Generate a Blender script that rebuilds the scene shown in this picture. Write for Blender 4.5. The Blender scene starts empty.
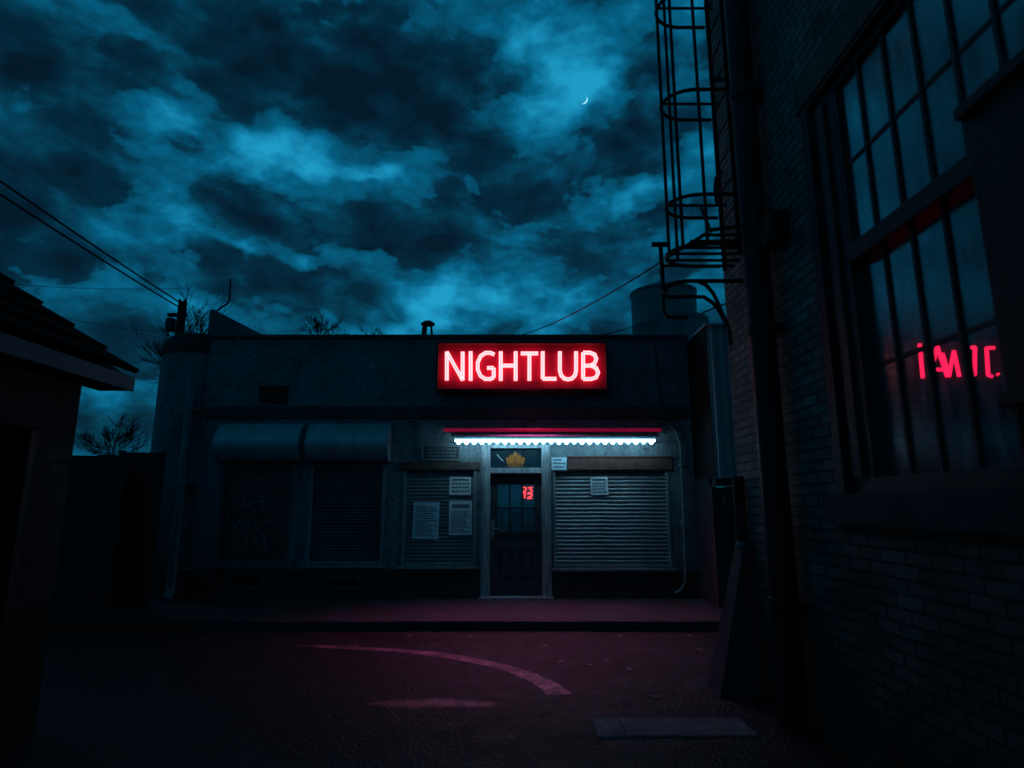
import bpy, bmesh, math, random
from math import sin, cos, tan, pi, radians, sqrt, atan2, asin
from mathutils import Vector, Matrix
random.seed(7)
sc = bpy.context.scene
col = sc.collection

# ------------------------------------------------------------------ camera
F = 617.0; PITCH = radians(11.1); EYE = 1.65
cam = bpy.data.cameras.new('camera'); cam_o = bpy.data.objects.new('camera', cam); col.objects.link(cam_o)
cam.sensor_width = 36.0; cam.lens = F / 1024 * 36
cam_o.location = (0, 0, EYE); cam_o.rotation_euler = (pi / 2 + PITCH, 0, 0)
cam.clip_start = 0.05; cam.clip_end = 5000
cam.dof.use_dof = True; cam.dof.focus_distance = 10.8; cam.dof.aperture_fstop = 1.1
sc.camera = cam_o
cp, sp = cos(PITCH), sin(PITCH)

def ray(px, py):
    u = (px - 512) / F; v = (384 - py) / F
    return Vector((u, cp - v * sp, sp + v * cp))
def at(px, py, Y):                     # measured photo position -> point at real depth Y
    d = ray(px, py); return Vector((0, 0, EYE)) + d * (Y / d.y)
def on_ground(px, py, z=0.0):
    d = ray(px, py); return Vector((0, 0, EYE)) + d * ((z - EYE) / d.z)
def rect(x0, y0, x1, y1, Y):           # -> X0, X1, Z0, Z1 of an upright rectangle
    ym = (y0 + y1) / 2; xm = (x0 + x1) / 2
    return at(x0, ym, Y).x, at(x1, ym, Y).x, at(xm, y1, Y).z, at(xm, y0, Y).z

# ------------------------------------------------------------------ shader helpers
class G:
    def __init__(s, tree): s.t = tree; s.n = tree.nodes; s.l = tree.links
    def new(s, typ, **kw):
        n = s.n.new(typ)
        for k, v in kw.items(): setattr(n, k, v)
        return n
    def put(s, sock, v):
        if hasattr(v, 'is_output'): s.l.new(v, sock)
        else: sock.default_value = v
    def m(s, op, a, b=None, c=None, clamp=False):
        n = s.new('ShaderNodeMath', operation=op); n.use_clamp = clamp
        s.put(n.inputs[0], a)
        if b is not None: s.put(n.inputs[1], b)
        if c is not None: s.put(n.inputs[2], c)
        return n.outputs[0]
    def vm(s, op, a, b=None):
        n = s.new('ShaderNodeVectorMath', operation=op); s.put(n.inputs[0], a)
        if b is not None: s.put(n.inputs[1], b)
        return n.outputs[0]
    def noise(s, vec, scale, detail=4, rough=.55, dist=0.0):
        n = s.new('ShaderNodeTexNoise'); s.put(n.inputs['Vector'], vec)
        n.inputs['Scale'].default_value = scale; n.inputs['Detail'].default_value = detail
        n.inputs['Roughness'].default_value = rough; n.inputs['Distortion'].default_value = dist
        return n
    def ramp(s, fac, stops, interp='LINEAR'):
        n = s.new('ShaderNodeValToRGB'); s.put(n.inputs[0], fac); r = n.color_ramp; r.interpolation = interp
        while len(r.elements) < len(stops): r.elements.new(.5)
        for e, (p, c) in zip(r.elements, stops):
            e.position = p; e.color = (c, c, c, 1) if not hasattr(c, '__len__') else (*c[:3], 1)
        return n.outputs[0]
    def mix(s, fac, a, b, mode='MIX'):
        n = s.new('ShaderNodeMix', data_type='RGBA', blend_type=mode)
        s.put(n.inputs[0], fac)
        for i, v in ((6, a), (7, b)):
            if not hasattr(v, 'is_output') and len(v) == 3: v = (*v, 1)
            s.put(n.inputs[i], v)
        return n.outputs[2]
    def bump(s, h, strength, dist=.02, normal=None):
        n = s.new('ShaderNodeBump'); n.inputs['Strength'].default_value = strength; n.inputs['Distance'].default_value = dist
        s.put(n.inputs['Height'], h)
        if normal is not None: s.l.new(normal, n.inputs['Normal'])
        return n.outputs[0]

def newmat(name):
    m = bpy.data.materials.new(name); m.use_nodes = True
    g = G(m.node_tree); b = g.n['Principled BSDF']
    return m, g, b
def objco(g, swz=None, scale=(1, 1, 1)):
    tc = g.new('ShaderNodeTexCoord'); v = tc.outputs['Object']
    if swz:
        sx = g.new('ShaderNodeSeparateXYZ'); g.l.new(v, sx.inputs[0])
        cb = g.new('ShaderNodeCombineXYZ')
        for i, ax in enumerate(swz): g.l.new(sx.outputs['XYZ'.index(ax)], cb.inputs[i])
        v = cb.outputs[0]
    if scale != (1, 1, 1): v = g.vm('MULTIPLY', v, scale)
    return v

def mat(name, c, rough=.7, var=.35, scale=5, bump=.25, bscale=60, metal=0.0, spec=.3, streak=False):
    m, g, b = newmat(name)
    v = objco(g)
    vs = objco(g, None, (2.2, 2.2, .35)) if streak else v
    n1 = g.noise(vs, scale, 6, .6); n2 = g.noise(v, scale * 7, 4, .6)
    f = g.m('ADD', g.m('MULTIPLY', n1.outputs[0], .65), g.m('MULTIPLY', n2.outputs[0], .35))
    lo = tuple(x * (1 - var) for x in c); hi = tuple(min(1, x * (1 + var)) for x in c)
    g.l.new(g.ramp(f, [(.32, lo), (.68, hi)]), b.inputs['Base Color'])
    g.l.new(g.ramp(n2.outputs[0], [(.3, max(0, rough - .12)), (.7, min(1, rough + .12))]), b.inputs['Roughness'])
    b.inputs['Metallic'].default_value = metal; b.inputs['Specular IOR Level'].default_value = spec
    if bump: g.l.new(g.bump(g.noise(v, bscale, 5, .6).outputs[0], bump, .01), b.inputs['Normal'])
    return m

def brick(name, c1, c2, mortar, swz, bw=.235, bh=.082, bump=.9, rough=.8, shade_damp=True):
    m, g, b = newmat(name); v = objco(g, swz)
    w = g.vm('ADD', v, g.vm('MULTIPLY', g.vm('SUBTRACT', g.noise(v, 9, 2).outputs['Color'], (.5, .5, .5)), (.014, .014, 0)))
    t = g.new('ShaderNodeTexBrick'); g.l.new(w, t.inputs['Vector'])
    t.inputs['Color1'].default_value = (*c1, 1); t.inputs['Color2'].default_value = (*c2, 1); t.inputs['Mortar'].default_value = (*mortar, 1)
    t.inputs['Scale'].default_value = 1; t.inputs['Mortar Size'].default_value = .010; t.inputs['Mortar Smooth'].default_value = .3
    t.inputs['Brick Width'].default_value = bw; t.inputs['Row Height'].default_value = bh; t.inputs['Bias'].default_value = -.1
    n = g.noise(v, 2.3, 6, .65)
    n2 = g.noise(v, 38, 5, .65)
    dirt = g.ramp(n.outputs[0], [(.3, .45), (.7, 1.25)])
    c = g.mix(1, t.outputs['Color'], dirt, 'MULTIPLY')
    c = g.mix(1, c, g.ramp(n2.outputs[0], [(.25, .6), (.75, 1.3)]), 'MULTIPLY')
    hz_ = g.new('ShaderNodeSeparateXYZ'); g.l.new(objco(g), hz_.inputs[0])
    if shade_damp: c = g.mix(1, c, g.ramp(g.m('ADD', g.m('DIVIDE', hz_.outputs[2], 4.0), g.m('MULTIPLY', g.m('SUBTRACT', n.outputs[0], .5), .25)), [(.08, .25), (.46, 1.0)]), 'MULTIPLY')  # shade painted into the brick colour, darker towards the wall foot
    g.l.new(c, b.inputs['Base Color']); b.inputs['Roughness'].default_value = rough; b.inputs['Specular IOR Level'].default_value = .3
    h = g.m('SUBTRACT', g.m('MULTIPLY', n2.outputs[0], .5), t.outputs['Fac'])
    g.l.new(g.bump(h, bump, .012), b.inputs['Normal'])
    return m

def emis(name, c, s):
    m, g, b = newmat(name)
    b.inputs['Base Color'].default_value = (*[min(1, x * .6) for x in c], 1)
    b.inputs['Emission Color'].default_value = (*c, 1); b.inputs['Emission Strength'].default_value = s
    b.inputs['Roughness'].default_value = .3
    return m

# ------------------------------------------------------------------ materials
M = {}
M['render'] = mat('painted_render', (.125, .142, .152), .8, .42, 1.6, .8, 28, streak=True)
def grimy_render():
    m, g, b = newmat('grimy_render'); v = objco(g)
    big = g.noise(v, 1.3, 6, .62); st = g.noise(g.vm('MULTIPLY', v, (3.2, 3.2, .35)), 1.6, 6, .65); fine = g.noise(v, 22, 6, .68); sp_ = g.noise(v, 5.5, 5, .7)
    c = g.ramp(big.outputs[0], [(.3, (.125, .146, .158)), (.5, (.18, .207, .222)), (.7, (.225, .25, .262))])
    c = g.mix(1, c, g.ramp(st.outputs[0], [(.30, .74), (.52, 1.0), (.72, 1.1)]), 'MULTIPLY')
    c = g.mix(1, c, g.ramp(fine.outputs[0], [(.3, .62), (.65, 1.25)]), 'MULTIPLY')
    c = g.mix(1, c, g.ramp(sp_.outputs[0], [(.60, 1.0), (.66, .55)]), 'MULTIPLY')
    wv = g.vm('ADD', v, g.vm('MULTIPLY', g.vm('SUBTRACT', sp_.outputs['Color'], (.5, .5, .5)), (.5, .5, .5)))
    ce = g.new('ShaderNodeTexVoronoi', feature='DISTANCE_TO_EDGE'); g.l.new(wv, ce.inputs['Vector']); ce.inputs['Scale'].default_value = .8
    c = g.mix(1, c, g.ramp(ce.outputs['Distance'], [(.003, .35), (.010, 1.0)]), 'MULTIPLY')
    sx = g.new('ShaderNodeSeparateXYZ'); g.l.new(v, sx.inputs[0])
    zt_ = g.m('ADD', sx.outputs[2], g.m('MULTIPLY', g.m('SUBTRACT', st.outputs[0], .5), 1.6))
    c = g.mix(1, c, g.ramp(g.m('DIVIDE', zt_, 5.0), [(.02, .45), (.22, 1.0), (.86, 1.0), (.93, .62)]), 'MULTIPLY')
    g.l.new(c, b.inputs['Base Color']); b.inputs['Roughness'].default_value = .85; b.inputs['Specular IOR Level'].default_value = .25
    g.l.new(g.bump(g.m('ADD', fine.outputs[0], g.m('MULTIPLY', sp_.outputs[0], .8)), .9, .018), b.inputs['Normal'])
    return m
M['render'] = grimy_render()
M['plinth'] = brick('painted_plinth_brick', (.06, .062, .066), (.045, .046, .05), (.03, .03, .032), 'XZY', shade_damp=False)
M['coping'] = mat('coping_stone', (.07, .075, .08), .85, .4, 3, .4)
M['roof_felt'] = mat('roof_felt', (.03, .03, .032), .9, .3)
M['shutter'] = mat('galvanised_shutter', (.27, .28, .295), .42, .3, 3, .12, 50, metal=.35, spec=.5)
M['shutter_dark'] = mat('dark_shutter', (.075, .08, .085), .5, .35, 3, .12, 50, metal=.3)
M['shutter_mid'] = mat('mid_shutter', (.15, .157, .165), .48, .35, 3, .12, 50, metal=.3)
M['hood'] = mat('shutter_hood_metal', (.42, .45, .48), .45, .3, 2.5, .1, 40, metal=.2, spec=.5, streak=True)
M['rail'] = mat('guide_rail_metal', (.26, .27, .28), .5, .35, 6, .1, metal=.3)
M['wood_frame'] = mat('weathered_frame_paint', (.34, .35, .355), .75, .65, 9, .7, 70, streak=True)
M['timber'] = mat('stained_timber', (.13, .052, .042), .75, .55, 8, .5, 50)
M['timber_old'] = mat('greyed_timber', (.09, .06, .052), .8, .6, 8, .6, 50)
M['door'] = mat('black_door_paint', (.05, .05, .056), .45, .4, 5, .2)
M['black'] = mat('black_paint', (.008, .009, .011), .55, .4, 5, .2)
M['steel_black'] = mat('black_steel', (.012, .013, .015), .55, .4, 8, .2, metal=.2)
M['dark'] = mat('sooty_interior', (.006, .006, .007), .9, .3)
M['pipe'] = mat('grey_pipe_paint', (.2, .215, .225), .55, .35, 4, .15, streak=True)
M['vent'] = mat('vent_dark_metal', (.03, .032, .036), .6, .3)
M['paper'] = mat('weathered_paper', (.78, .81, .83), .85, .3, 6, .3, 25)
M['paper_blue'] = mat('pale_blue_paper', (.55, .7, .75), .85, .3, 6, .3, 25)
M['ink'] = mat('faded_ink', (.16, .18, .2), .8, .5, 30, 0)
M['plaque'] = mat('old_plaque', (.045, .05, .052), .6, .4)
M['plaque_text'] = mat('plaque_lettering', (.15, .165, .17), .7, .5, 30, 0)
M['gold'] = mat('faded_gold_leaf', (.55, .16, .022), .5, .5, 40, .3, 80)
M['corr'] = mat('corrugated_cladding', (.42, .46, .48), .5, .35, 2, .1, metal=.2, streak=True)
M['fence'] = mat('dark_fence_timber', (.05, .045, .042), .85, .45, 5, .5, 40, streak=True)
M['tank'] = mat('tank_plastic', (.16, .175, .185), .55, .35, 1.6, .1, streak=True)
M['bark'] = mat('bare_bark', (.022, .02, .019), .9, .3)
M['brick_right'] = brick('shaded_soot_brick', (.34, .22, .19), (.17, .125, .115), (.045, .043, .043), 'YZX')
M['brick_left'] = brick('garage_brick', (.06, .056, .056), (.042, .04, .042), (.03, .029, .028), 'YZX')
M['stone'] = mat('window_stone', (.045, .046, .05), .85, .4, 4, .4)
M['sash'] = mat('sash_paint', (.022, .024, .027), .55, .35, 5, .2)
M['tile'] = mat('roof_tile', (.005, .005, .0055), .95, .4, 5, .5, spec=.03)
M['fascia'] = mat('fascia_paint', (.15, .2, .235), .7, .3, 3, .2)
M['garage_door'] = mat('garage_door_paint', (.05, .052, .056), .7, .3)
M['concrete'] = mat('old_concrete', (.17, .165, .16), .85, .35, 4, .5, 50)
M['concrete_dark'] = mat('old_dark_concrete', (.17, .168, .168), .85, .5, 4, .8, 40)
M['graffiti'] = mat('chalky_spray_paint', (.24, .26, .28), .9, .8, 9, 0)
M['leaf'] = mat('dead_leaf', (.3, .27, .24), .9, .4, 20, 0)
M['copper'] = mat('cable_rubber', (.008, .008, .009), .7, .2)
M['letter'] = emis('neon_letter_body', (1.0, .27, .295), 1.9)
M['letter_tube'] = emis('neon_letter_tube', (1.0, .34, .36), 2.7)
M['sign_back'] = mat('sign_red_enamel', (.55, .006, .05), .6, .12, 3, .05)
M['sign_frame'] = mat('sign_frame_paint', (.2, .03, .045), .6, .3)
M['tube'] = emis('cold_tube_glow', (.34, .80, 1.08), 14.0)
M['tube_dim'] = emis('cold_bulb_dim', (.28, .74, 1.0), 4.0)
M['tube_hot'] = emis('cold_bulb_hot', (.42, .86, 1.1), 13.0)
M['tube_hood'] = mat('light_hood_paint', (.3, .34, .36), .5, .2)
M['red_strip_emis'] = emis('dim_red_strip', (1.0, .012, .12), .15)  # strip drawn with dim red emission
M['digit'] = emis('red_digit_glow', (1.0, .05, .06), 1.9)
M['win_reflection'] = emis('red_window_reflection', (1.0, .008, .06), 4.5)
M['moon'] = emis('moonlight', (.42, .9, 1.0), 1.2)

def glass(name, refl, tint=(.5, .6, .65), rough=.04, dust=.25, dcol=(.02, .022, .025)):
    m, g, b = newmat(name)
    n = g.noise(objco(g), 3, 4); dirt = g.noise(objco(g, None, (6, 6, 1.2)), 2.5, 6, .65)
    b.inputs['Base Color'].default_value = (*dcol, 1); b.inputs['Roughness'].default_value = .6
    gl = g.new('ShaderNodeBsdfGlossy'); gl.inputs['Color'].default_value = (.95, .97, 1, 1)
    g.l.new(g.ramp(dirt.outputs[0], [(.35, rough), (.75, rough + .16)]), gl.inputs['Roughness'])
    g.l.new(g.bump(n.outputs[0], .06, .02), gl.inputs['Normal'])
    tr = g.new('ShaderNodeBsdfTransparent'); tr.inputs[0].default_value = (*tint, 1)
    m1 = g.new('ShaderNodeMixShader'); m1.inputs[0].default_value = refl
    g.l.new(tr.outputs[0], m1.inputs[1]); g.l.new(gl.outputs[0], m1.inputs[2])
    m2 = g.new('ShaderNodeMixShader'); g.l.new(g.ramp(dirt.outputs[0], [(.4, .3 * dust), (.8, dust)]), m2.inputs[0])
    g.l.new(m1.outputs[0], m2.inputs[1]); g.l.new(b.outputs[0], m2.inputs[2])
    g.l.new(m2.outputs[0], g.n['Material Output'].inputs[0])
    return m
M['glass'] = glass('window_glass', .27, (.85, .9, .92), .10, .17, (.16, .19, .21))
M['fan_glass'] = glass('fanlight_glass', .10, (.5, .55, .6), .08, .22, (.1, .12, .13))
M['door_glass'] = glass('door_glass', .26, (.6, .65, .7), .05, .35, (.16, .19, .2))

def road_mat():
    m, g, b = newmat('wet_asphalt'); v = objco(g)
    agg = g.noise(v, 38, 3, .7); big = g.noise(v, .55, 6, .6); mid = g.noise(v, 4, 5, .65)
    vor = g.new('ShaderNodeTexVoronoi'); g.l.new(v, vor.inputs['Vector']); vor.inputs['Scale'].default_value = 34
    c = g.ramp(g.m('ADD', g.m('MULTIPLY', agg.outputs[0], .6), g.m('MULTIPLY', mid.outputs[0], .4)), [(.38, (.006, .006, .0065)), (.57, (.02, .0195, .021)), (.66, (.06, .058, .06)), (.74, (.24, .23, .23))])
    c = g.mix(1, c, g.ramp(g.m('ADD', g.m('MULTIPLY', big.outputs[0], .5), g.m('MULTIPLY', mid.outputs[0], .5)), [(.38, .22), (.62, 1.7)]), 'MULTIPLY')
    # cracks and an old repair patch
    wv = g.vm('ADD', v, g.vm('MULTIPLY', g.vm('SUBTRACT', g.noise(v, 2.5, 5, .6).outputs['Color'], (.5, .5, .5)), (.7, .7, 0)))
    ce = g.new('ShaderNodeTexVoronoi', feature='DISTANCE_TO_EDGE'); g.l.new(wv, ce.inputs['Vector']); ce.inputs['Scale'].default_value = .55
    c = g.mix(1, c, g.ramp(ce.outputs['Distance'], [(.004, .25), (.014, 1.0)]), 'MULTIPLY')
    pt_ = g.new('ShaderNodeTexBrick'); g.l.new(g.vm('ADD', v, (.9, .35, 0)), pt_.inputs['Vector']); pt_.inputs['Scale'].default_value = 1; pt_.inputs['Brick Width'].default_value = 3.1; pt_.inputs['Row Height'].default_value = 1.25
    pt_.inputs['Mortar Size'].default_value = .012; pt_.inputs['Color1'].default_value = (1.15, 1.15, 1.15, 1); pt_.inputs['Color2'].default_value = (.62, .62, .62, 1); pt_.inputs['Mortar'].default_value = (.35, .35, .35, 1)
    c = g.mix(.8, c, pt_.outputs[0], 'MULTIPLY')
    sx = g.new('ShaderNodeSeparateXYZ'); g.l.new(v, sx.inputs[0])
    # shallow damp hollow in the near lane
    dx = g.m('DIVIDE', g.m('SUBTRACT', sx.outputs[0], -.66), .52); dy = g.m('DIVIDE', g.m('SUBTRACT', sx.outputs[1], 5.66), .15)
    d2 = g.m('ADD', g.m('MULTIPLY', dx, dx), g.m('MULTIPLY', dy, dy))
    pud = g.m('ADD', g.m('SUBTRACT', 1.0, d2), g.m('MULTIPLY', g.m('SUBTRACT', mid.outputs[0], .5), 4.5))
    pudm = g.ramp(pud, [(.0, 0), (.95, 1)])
    red_reflection = g.ramp(g.m('MULTIPLY', pudm, g.ramp(agg.outputs[0], [(.36, .12), (.6, 1)])), [(0, 0), (1, .9)])
    c = g.mix(red_reflection, c, (.42, .02, .085))     # sign's red reflection painted into the hollow's colour
    g.l.new(c, b.inputs['Base Color'])
    shade_damp = g.ramp(mid.outputs[0], [(.35, .52), (.7, .8)])
    rg = g.new('ShaderNodeMix'); g.l.new(pudm, rg.inputs[0]); g.l.new(shade_damp, rg.inputs[2]); rg.inputs[3].default_value = .46
    g.l.new(rg.outputs[0], b.inputs['Roughness'])
    g.l.new(g.ramp(pudm, [(0, .3), (1, .8)]), b.inputs['Specular IOR Level'])
    h = g.m('ADD', g.m('MULTIPLY', vor.outputs['Distance'], .6), g.m('MULTIPLY', agg.outputs[0], .6))
    bs = g.new('ShaderNodeBump'); bs.inputs['Distance'].default_value = .03
    g.l.new(h, bs.inputs['Height']); g.l.new(g.ramp(pudm, [(0, .75), (1, .18)]), bs.inputs['Strength'])
    g.l.new(bs.outputs[0], b.inputs['Normal'])
    return m
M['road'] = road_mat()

def marking_mat():
    m, g, b = newmat('worn_paint_pink_lit'); v = objco(g)
    n = g.noise(v, 40, 5, .7); n2 = g.noise(v, 3.5, 5, .65)
    sx = g.new('ShaderNodeSeparateXYZ'); g.l.new(v, sx.inputs[0])
    f = g.m('ADD', g.m('MULTIPLY', n.outputs[0], .6), g.m('MULTIPLY', n2.outputs[0], .4))
    f = g.m('ADD', f, g.m('MULTIPLY', g.m('MINIMUM', g.m('SUBTRACT', sx.outputs[0], -.6), 0.0), .035))
    g.l.new(g.ramp(f, [(.40, (.022, .021, .022)), (.47, (.20, .09, .11)), (.56, (.62, .24, .33)), (.72, (.78, .36, .44))]), b.inputs['Base Color'])  # sign's pink light mixed into the worn paint colour
    b.inputs['Roughness'].default_value = .65
    g.l.new(g.bump(n.outputs[0], .6, .006), b.inputs['Normal'])
    return m
M['marking'] = marking_mat()

def paving_mat():
    m, g, b = newmat('paving'); v = objco(g)
    t = g.new('ShaderNodeTexBrick'); g.l.new(v, t.inputs['Vector']); t.offset = .5
    t.inputs['Color1'].default_value = (.05, .049, .05, 1); t.inputs['Color2'].default_value = (.038, .037, .038, 1); t.inputs['Mortar'].default_value = (.02, .02, .02, 1)
    t.inputs['Scale'].default_value = 1; t.inputs['Mortar Size'].default_value = .008; t.inputs['Brick Width'].default_value = .9; t.inputs['Row Height'].default_value = .6
    n = g.noise(v, 30, 6, .7); n2 = g.noise(v, 1.5, 5, .6)
    c = g.mix(1, t.outputs[0], g.ramp(n.outputs[0], [(.25, .5), (.75, 1.4)]), 'MULTIPLY')
    c = g.mix(1, c, g.ramp(n2.outputs[0], [(.3, .55), (.7, 1.2)]), 'MULTIPLY')
    g.l.new(c, b.inputs['Base Color']); b.inputs['Roughness'].default_value = .65
    g.l.new(g.bump(g.m('SUBTRACT', n.outputs[0], t.outputs['Fac']), .5, .01), b.inputs['Normal'])
    return m
M['paving'] = paving_mat()

# ------------------------------------------------------------------ mesh helpers
class MB:
    def __init__(s): s.b = bmesh.new()
    def quad(s, pts):
        vs = [s.b.verts.new(p) for p in pts]; s.b.faces.new(vs)
    def box(s, x0, x1, y0, y1, z0, z1, bev=0.0, rot=None):
        if x0 > x1: x0, x1 = x1, x0
        r = bmesh.ops.create_cube(s.b, size=1)
        vs = r['verts']
        mt = Matrix.Translation(((x0 + x1) / 2, (y0 + y1) / 2, (z0 + z1) / 2)) @ (rot or Matrix()) @ Matrix.Diagonal((x1 - x0, y1 - y0, z1 - z0, 1))
        bmesh.ops.transform(s.b, matrix=mt, verts=vs)
        if bev:
            es = list({e for v in vs for e in v.link_edges})
            bmesh.ops.bevel(s.b, geom=es, offset=bev, segments=2, affect='EDGES', profile=.5)
        return s
    def tube(s, pts, r, n=8, r2=None, cap=True, flat=1.0):
        pts = [Vector(p) for p in pts]; N = len(pts); rings = []
        t0 = (pts[1] - pts[0]).normalized()
        ref = Vector((0, 0, 1)) if abs(t0.z) < .9 else Vector((0, 1, 0))
        u = t0.cross(ref).normalized()
        for i, p in enumerate(pts):
            a = pts[max(i - 1, 0)]; c = pts[min(i + 1, N - 1)]
            t = (c - a).normalized()
            u = (u - t * u.dot(t)).normalized(); w = t.cross(u)
            rr = r if r2 is None else r + (r2 - r) * i / (N - 1)
            k = 1.0
            if 0 < i < N - 1:
                d = (pts[i] - a).normalized().dot((c - pts[i]).normalized()); k = 1 / max(.5, sqrt((1 + d) / 2))
            rings.append([s.b.verts.new(p + (u * cos(2 * pi * j / n) + w * sin(2 * pi * j / n)) * rr * (k if i else 1)) for j in range(n)])
        for i in range(N - 1):
            for j in range(n):
                s.b.faces.new((rings[i][j], rings[i][(j + 1) % n], rings[i + 1][(j + 1) % n], rings[i + 1][j]))
        if cap and n > 2:
            s.b.faces.new(rings[0][::-1]); s.b.faces.new(rings[-1])
        return s
    def lathe(s, prof, c, n=32):            # prof [(r, z)]
        rings = [[s.b.verts.new((c[0] + r * cos(2 * pi * j / n), c[1] + r * sin(2 * pi * j / n), c[2] + z)) for j in range(n)] for r, z in prof]
        for i in range(len(prof) - 1):
            for j in range(n):
                s.b.faces.new((rings[i][j], rings[i][(j + 1) % n], rings[i + 1][(j + 1) % n], rings[i + 1][j]))
        s.b.faces.new(rings[0][::-1]); s.b.faces.new(rings[-1])
        return s
    def prism(s, poly, axis, a, b):         # extrude a polygon along an axis
        def P(p, t):
            return {'X': (t, p[0], p[1]), 'Y': (p[0], t, p[1]), 'Z': (p[0], p[1], t)}[axis]
        A = [s.b.verts.new(P(p, a)) for p in poly]; B = [s.b.verts.new(P(p, b)) for p in poly]
        n = len(poly)
        s.b.faces.new(A); s.b.faces.new(B[::-1])
        for i in range(n): s.b.faces.new((A[i], B[i], B[(i + 1) % n], A[(i + 1) % n]))
        return s
    def done(s, name, material, parent=None, smooth=False, **kw):
        bmesh.ops.recalc_face_normals(s.b, faces=s.b.faces)
        me = bpy.data.meshes.new(name); s.b.to_mesh(me); s.b.free()
        me.materials.append(M[material] if isinstance(material, str) else material)
        if smooth:
            for p in me.polygons: p.use_smooth = True
            try: me.set_sharp_from_angle(angle=radians(40))
            except Exception: pass
        o = bpy.data.objects.new(name, me); col.objects.link(o)
        if parent is not None:
            o.parent = parent
            o.matrix_parent_inverse = Matrix.Translation(-world_loc(parent))
        for k, v in kw.items(): o[k] = v
        return o
def world_loc(o):
    v = Vector(o.location)
    return v if o.parent is None or o.type == 'EMPTY' else Vector((0, 0, 0)) + world_loc(o.parent) * 0
def tag(o, label, cat, group=None):
    o['label'] = label; o['category'] = cat
    if group: o['group'] = group
    return o
def thing(name, label, cat, loc=(0, 0, 0), group=None):
    o = bpy.data.objects.new(name, None); col.objects.link(o); o.location = loc; o.empty_display_size = .2
    return tag(o, label, cat, group)
def wall_holes(mb, x0, x1, z0, z1, yf, yb, holes, swap=False):
    """wall slab in XZ with real openings; swap=True lays it in YZ (thickness along X)"""
    P = (lambda x, y, z: (y, x, z)) if swap else (lambda x, y, z: (x, y, z))
    xs = sorted({x0, x1, *[h[0] for h in holes], *[h[1] for h in holes]}); zs = sorted({z0, z1, *[h[2] for h in holes], *[h[3] for h in holes]})
    inside = lambda x, z: any(h[0] < x < h[1] and h[2] < z < h[3] for h in holes)
    for y in (yf, yb):
        for i in range(len(xs) - 1):
            for k in range(len(zs) - 1):
                if not inside((xs[i] + xs[i + 1]) / 2, (zs[k] + zs[k + 1]) / 2):
                    mb.quad([P(xs[i], y, zs[k]), P(xs[i + 1], y, zs[k]), P(xs[i + 1], y, zs[k + 1]), P(xs[i], y, zs[k + 1])])
    for a, b, c, d in [(x0, x1, z0, z1)] + list(holes):
        mb.quad([P(a, yf, c), P(a, yb, c), P(a, yb, d), P(a, yf, d)]); mb.quad([P(b, yf, c), P(b, yb, c), P(b, yb, d), P(b, yf, d)])
        mb.quad([P(a, yf, c), P(b, yf, c), P(b, yb, c), P(a, yb, c)]); mb.quad([P(a, yf, d), P(b, yf, d), P(b, yb, d), P(a, yb, d)])
    return mb

# ------------------------------------------------------------------ ground
KY = 8.72
MB().box(-400, 400, -400, 400, -.5, -.004).done('ground', mat('dark_ground', (.03, .03, .031), .9, .4, 1), kind='structure')
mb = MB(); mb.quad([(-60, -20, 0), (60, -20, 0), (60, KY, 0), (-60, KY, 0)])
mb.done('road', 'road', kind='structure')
mb = MB(); mb.quad([(-60, KY + .14, .12), (60, KY + .14, .12), (60, 30, .12), (-60, 30, .12)])
mb.done('pavement', 'paving', kind='structure')
mb = MB(); x = -40.0
while x < 40:
    mb.box(x, x + .905, KY, KY + .145, -.02, .122 + random.uniform(-.004, .004), .012); x += .915
mb.done('kerb', mat('kerb_stone', (.045, .045, .046), .75, .35, 3, .5), kind='structure')
# curved painted line
pxl = [(292, 645.5), (350, 648), (400, 651), (440, 655), (475, 661), (505, 668), (530, 676.5), (549, 686), (560, 696)]
wid = [.05, .07, .08, .085, .09, .095, .10, .11, .115]
cps = [on_ground(*p) for p in pxl]
fine, fw = [], []
for i in range(len(cps) - 1):
    p0, p1, p2, p3 = cps[max(i - 1, 0)], cps[i], cps[i + 1], cps[min(i + 2, len(cps) - 1)]
    for k in range(8):
        t = k / 8
        fine.append(.5 * ((2 * p1) + (p2 - p0) * t + (2 * p0 - 5 * p1 + 4 * p2 - p3) * t * t + (3 * p1 - p0 - 3 * p2 + p3) * t ** 3)); fw.append(wid[i] + (wid[i + 1] - wid[i]) * t)
mb = MB(); L, R = [], []
for i, p in enumerate(fine):
    d = (fine[min(i + 1, len(fine) - 1)] - fine[max(i - 1, 0)]).normalized(); nrm = Vector((-d.y, d.x, 0))
    j = random.uniform(.9, 1.1)
    L.append(p + nrm * fw[i] * j + Vector((0, 0, .004))); R.append(p - nrm * fw[i] * j + Vector((0, 0, .004)))
for i in range(len(L) - 1): mb.quad([L[i], L[i + 1], R[i + 1], R[i]])
mb.done('road_marking', 'marking', kind='structure')
# concrete crossover strip by the right-hand wall
mb = MB(); mb.box(.63, .83, 4.86, 5.26, -.02, .014, .008); mb.box(.838, 1.78, 4.87, 5.26, -.02, .016, .008)
mb.done('concrete_apron', 'concrete_dark', kind='structure')

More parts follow.
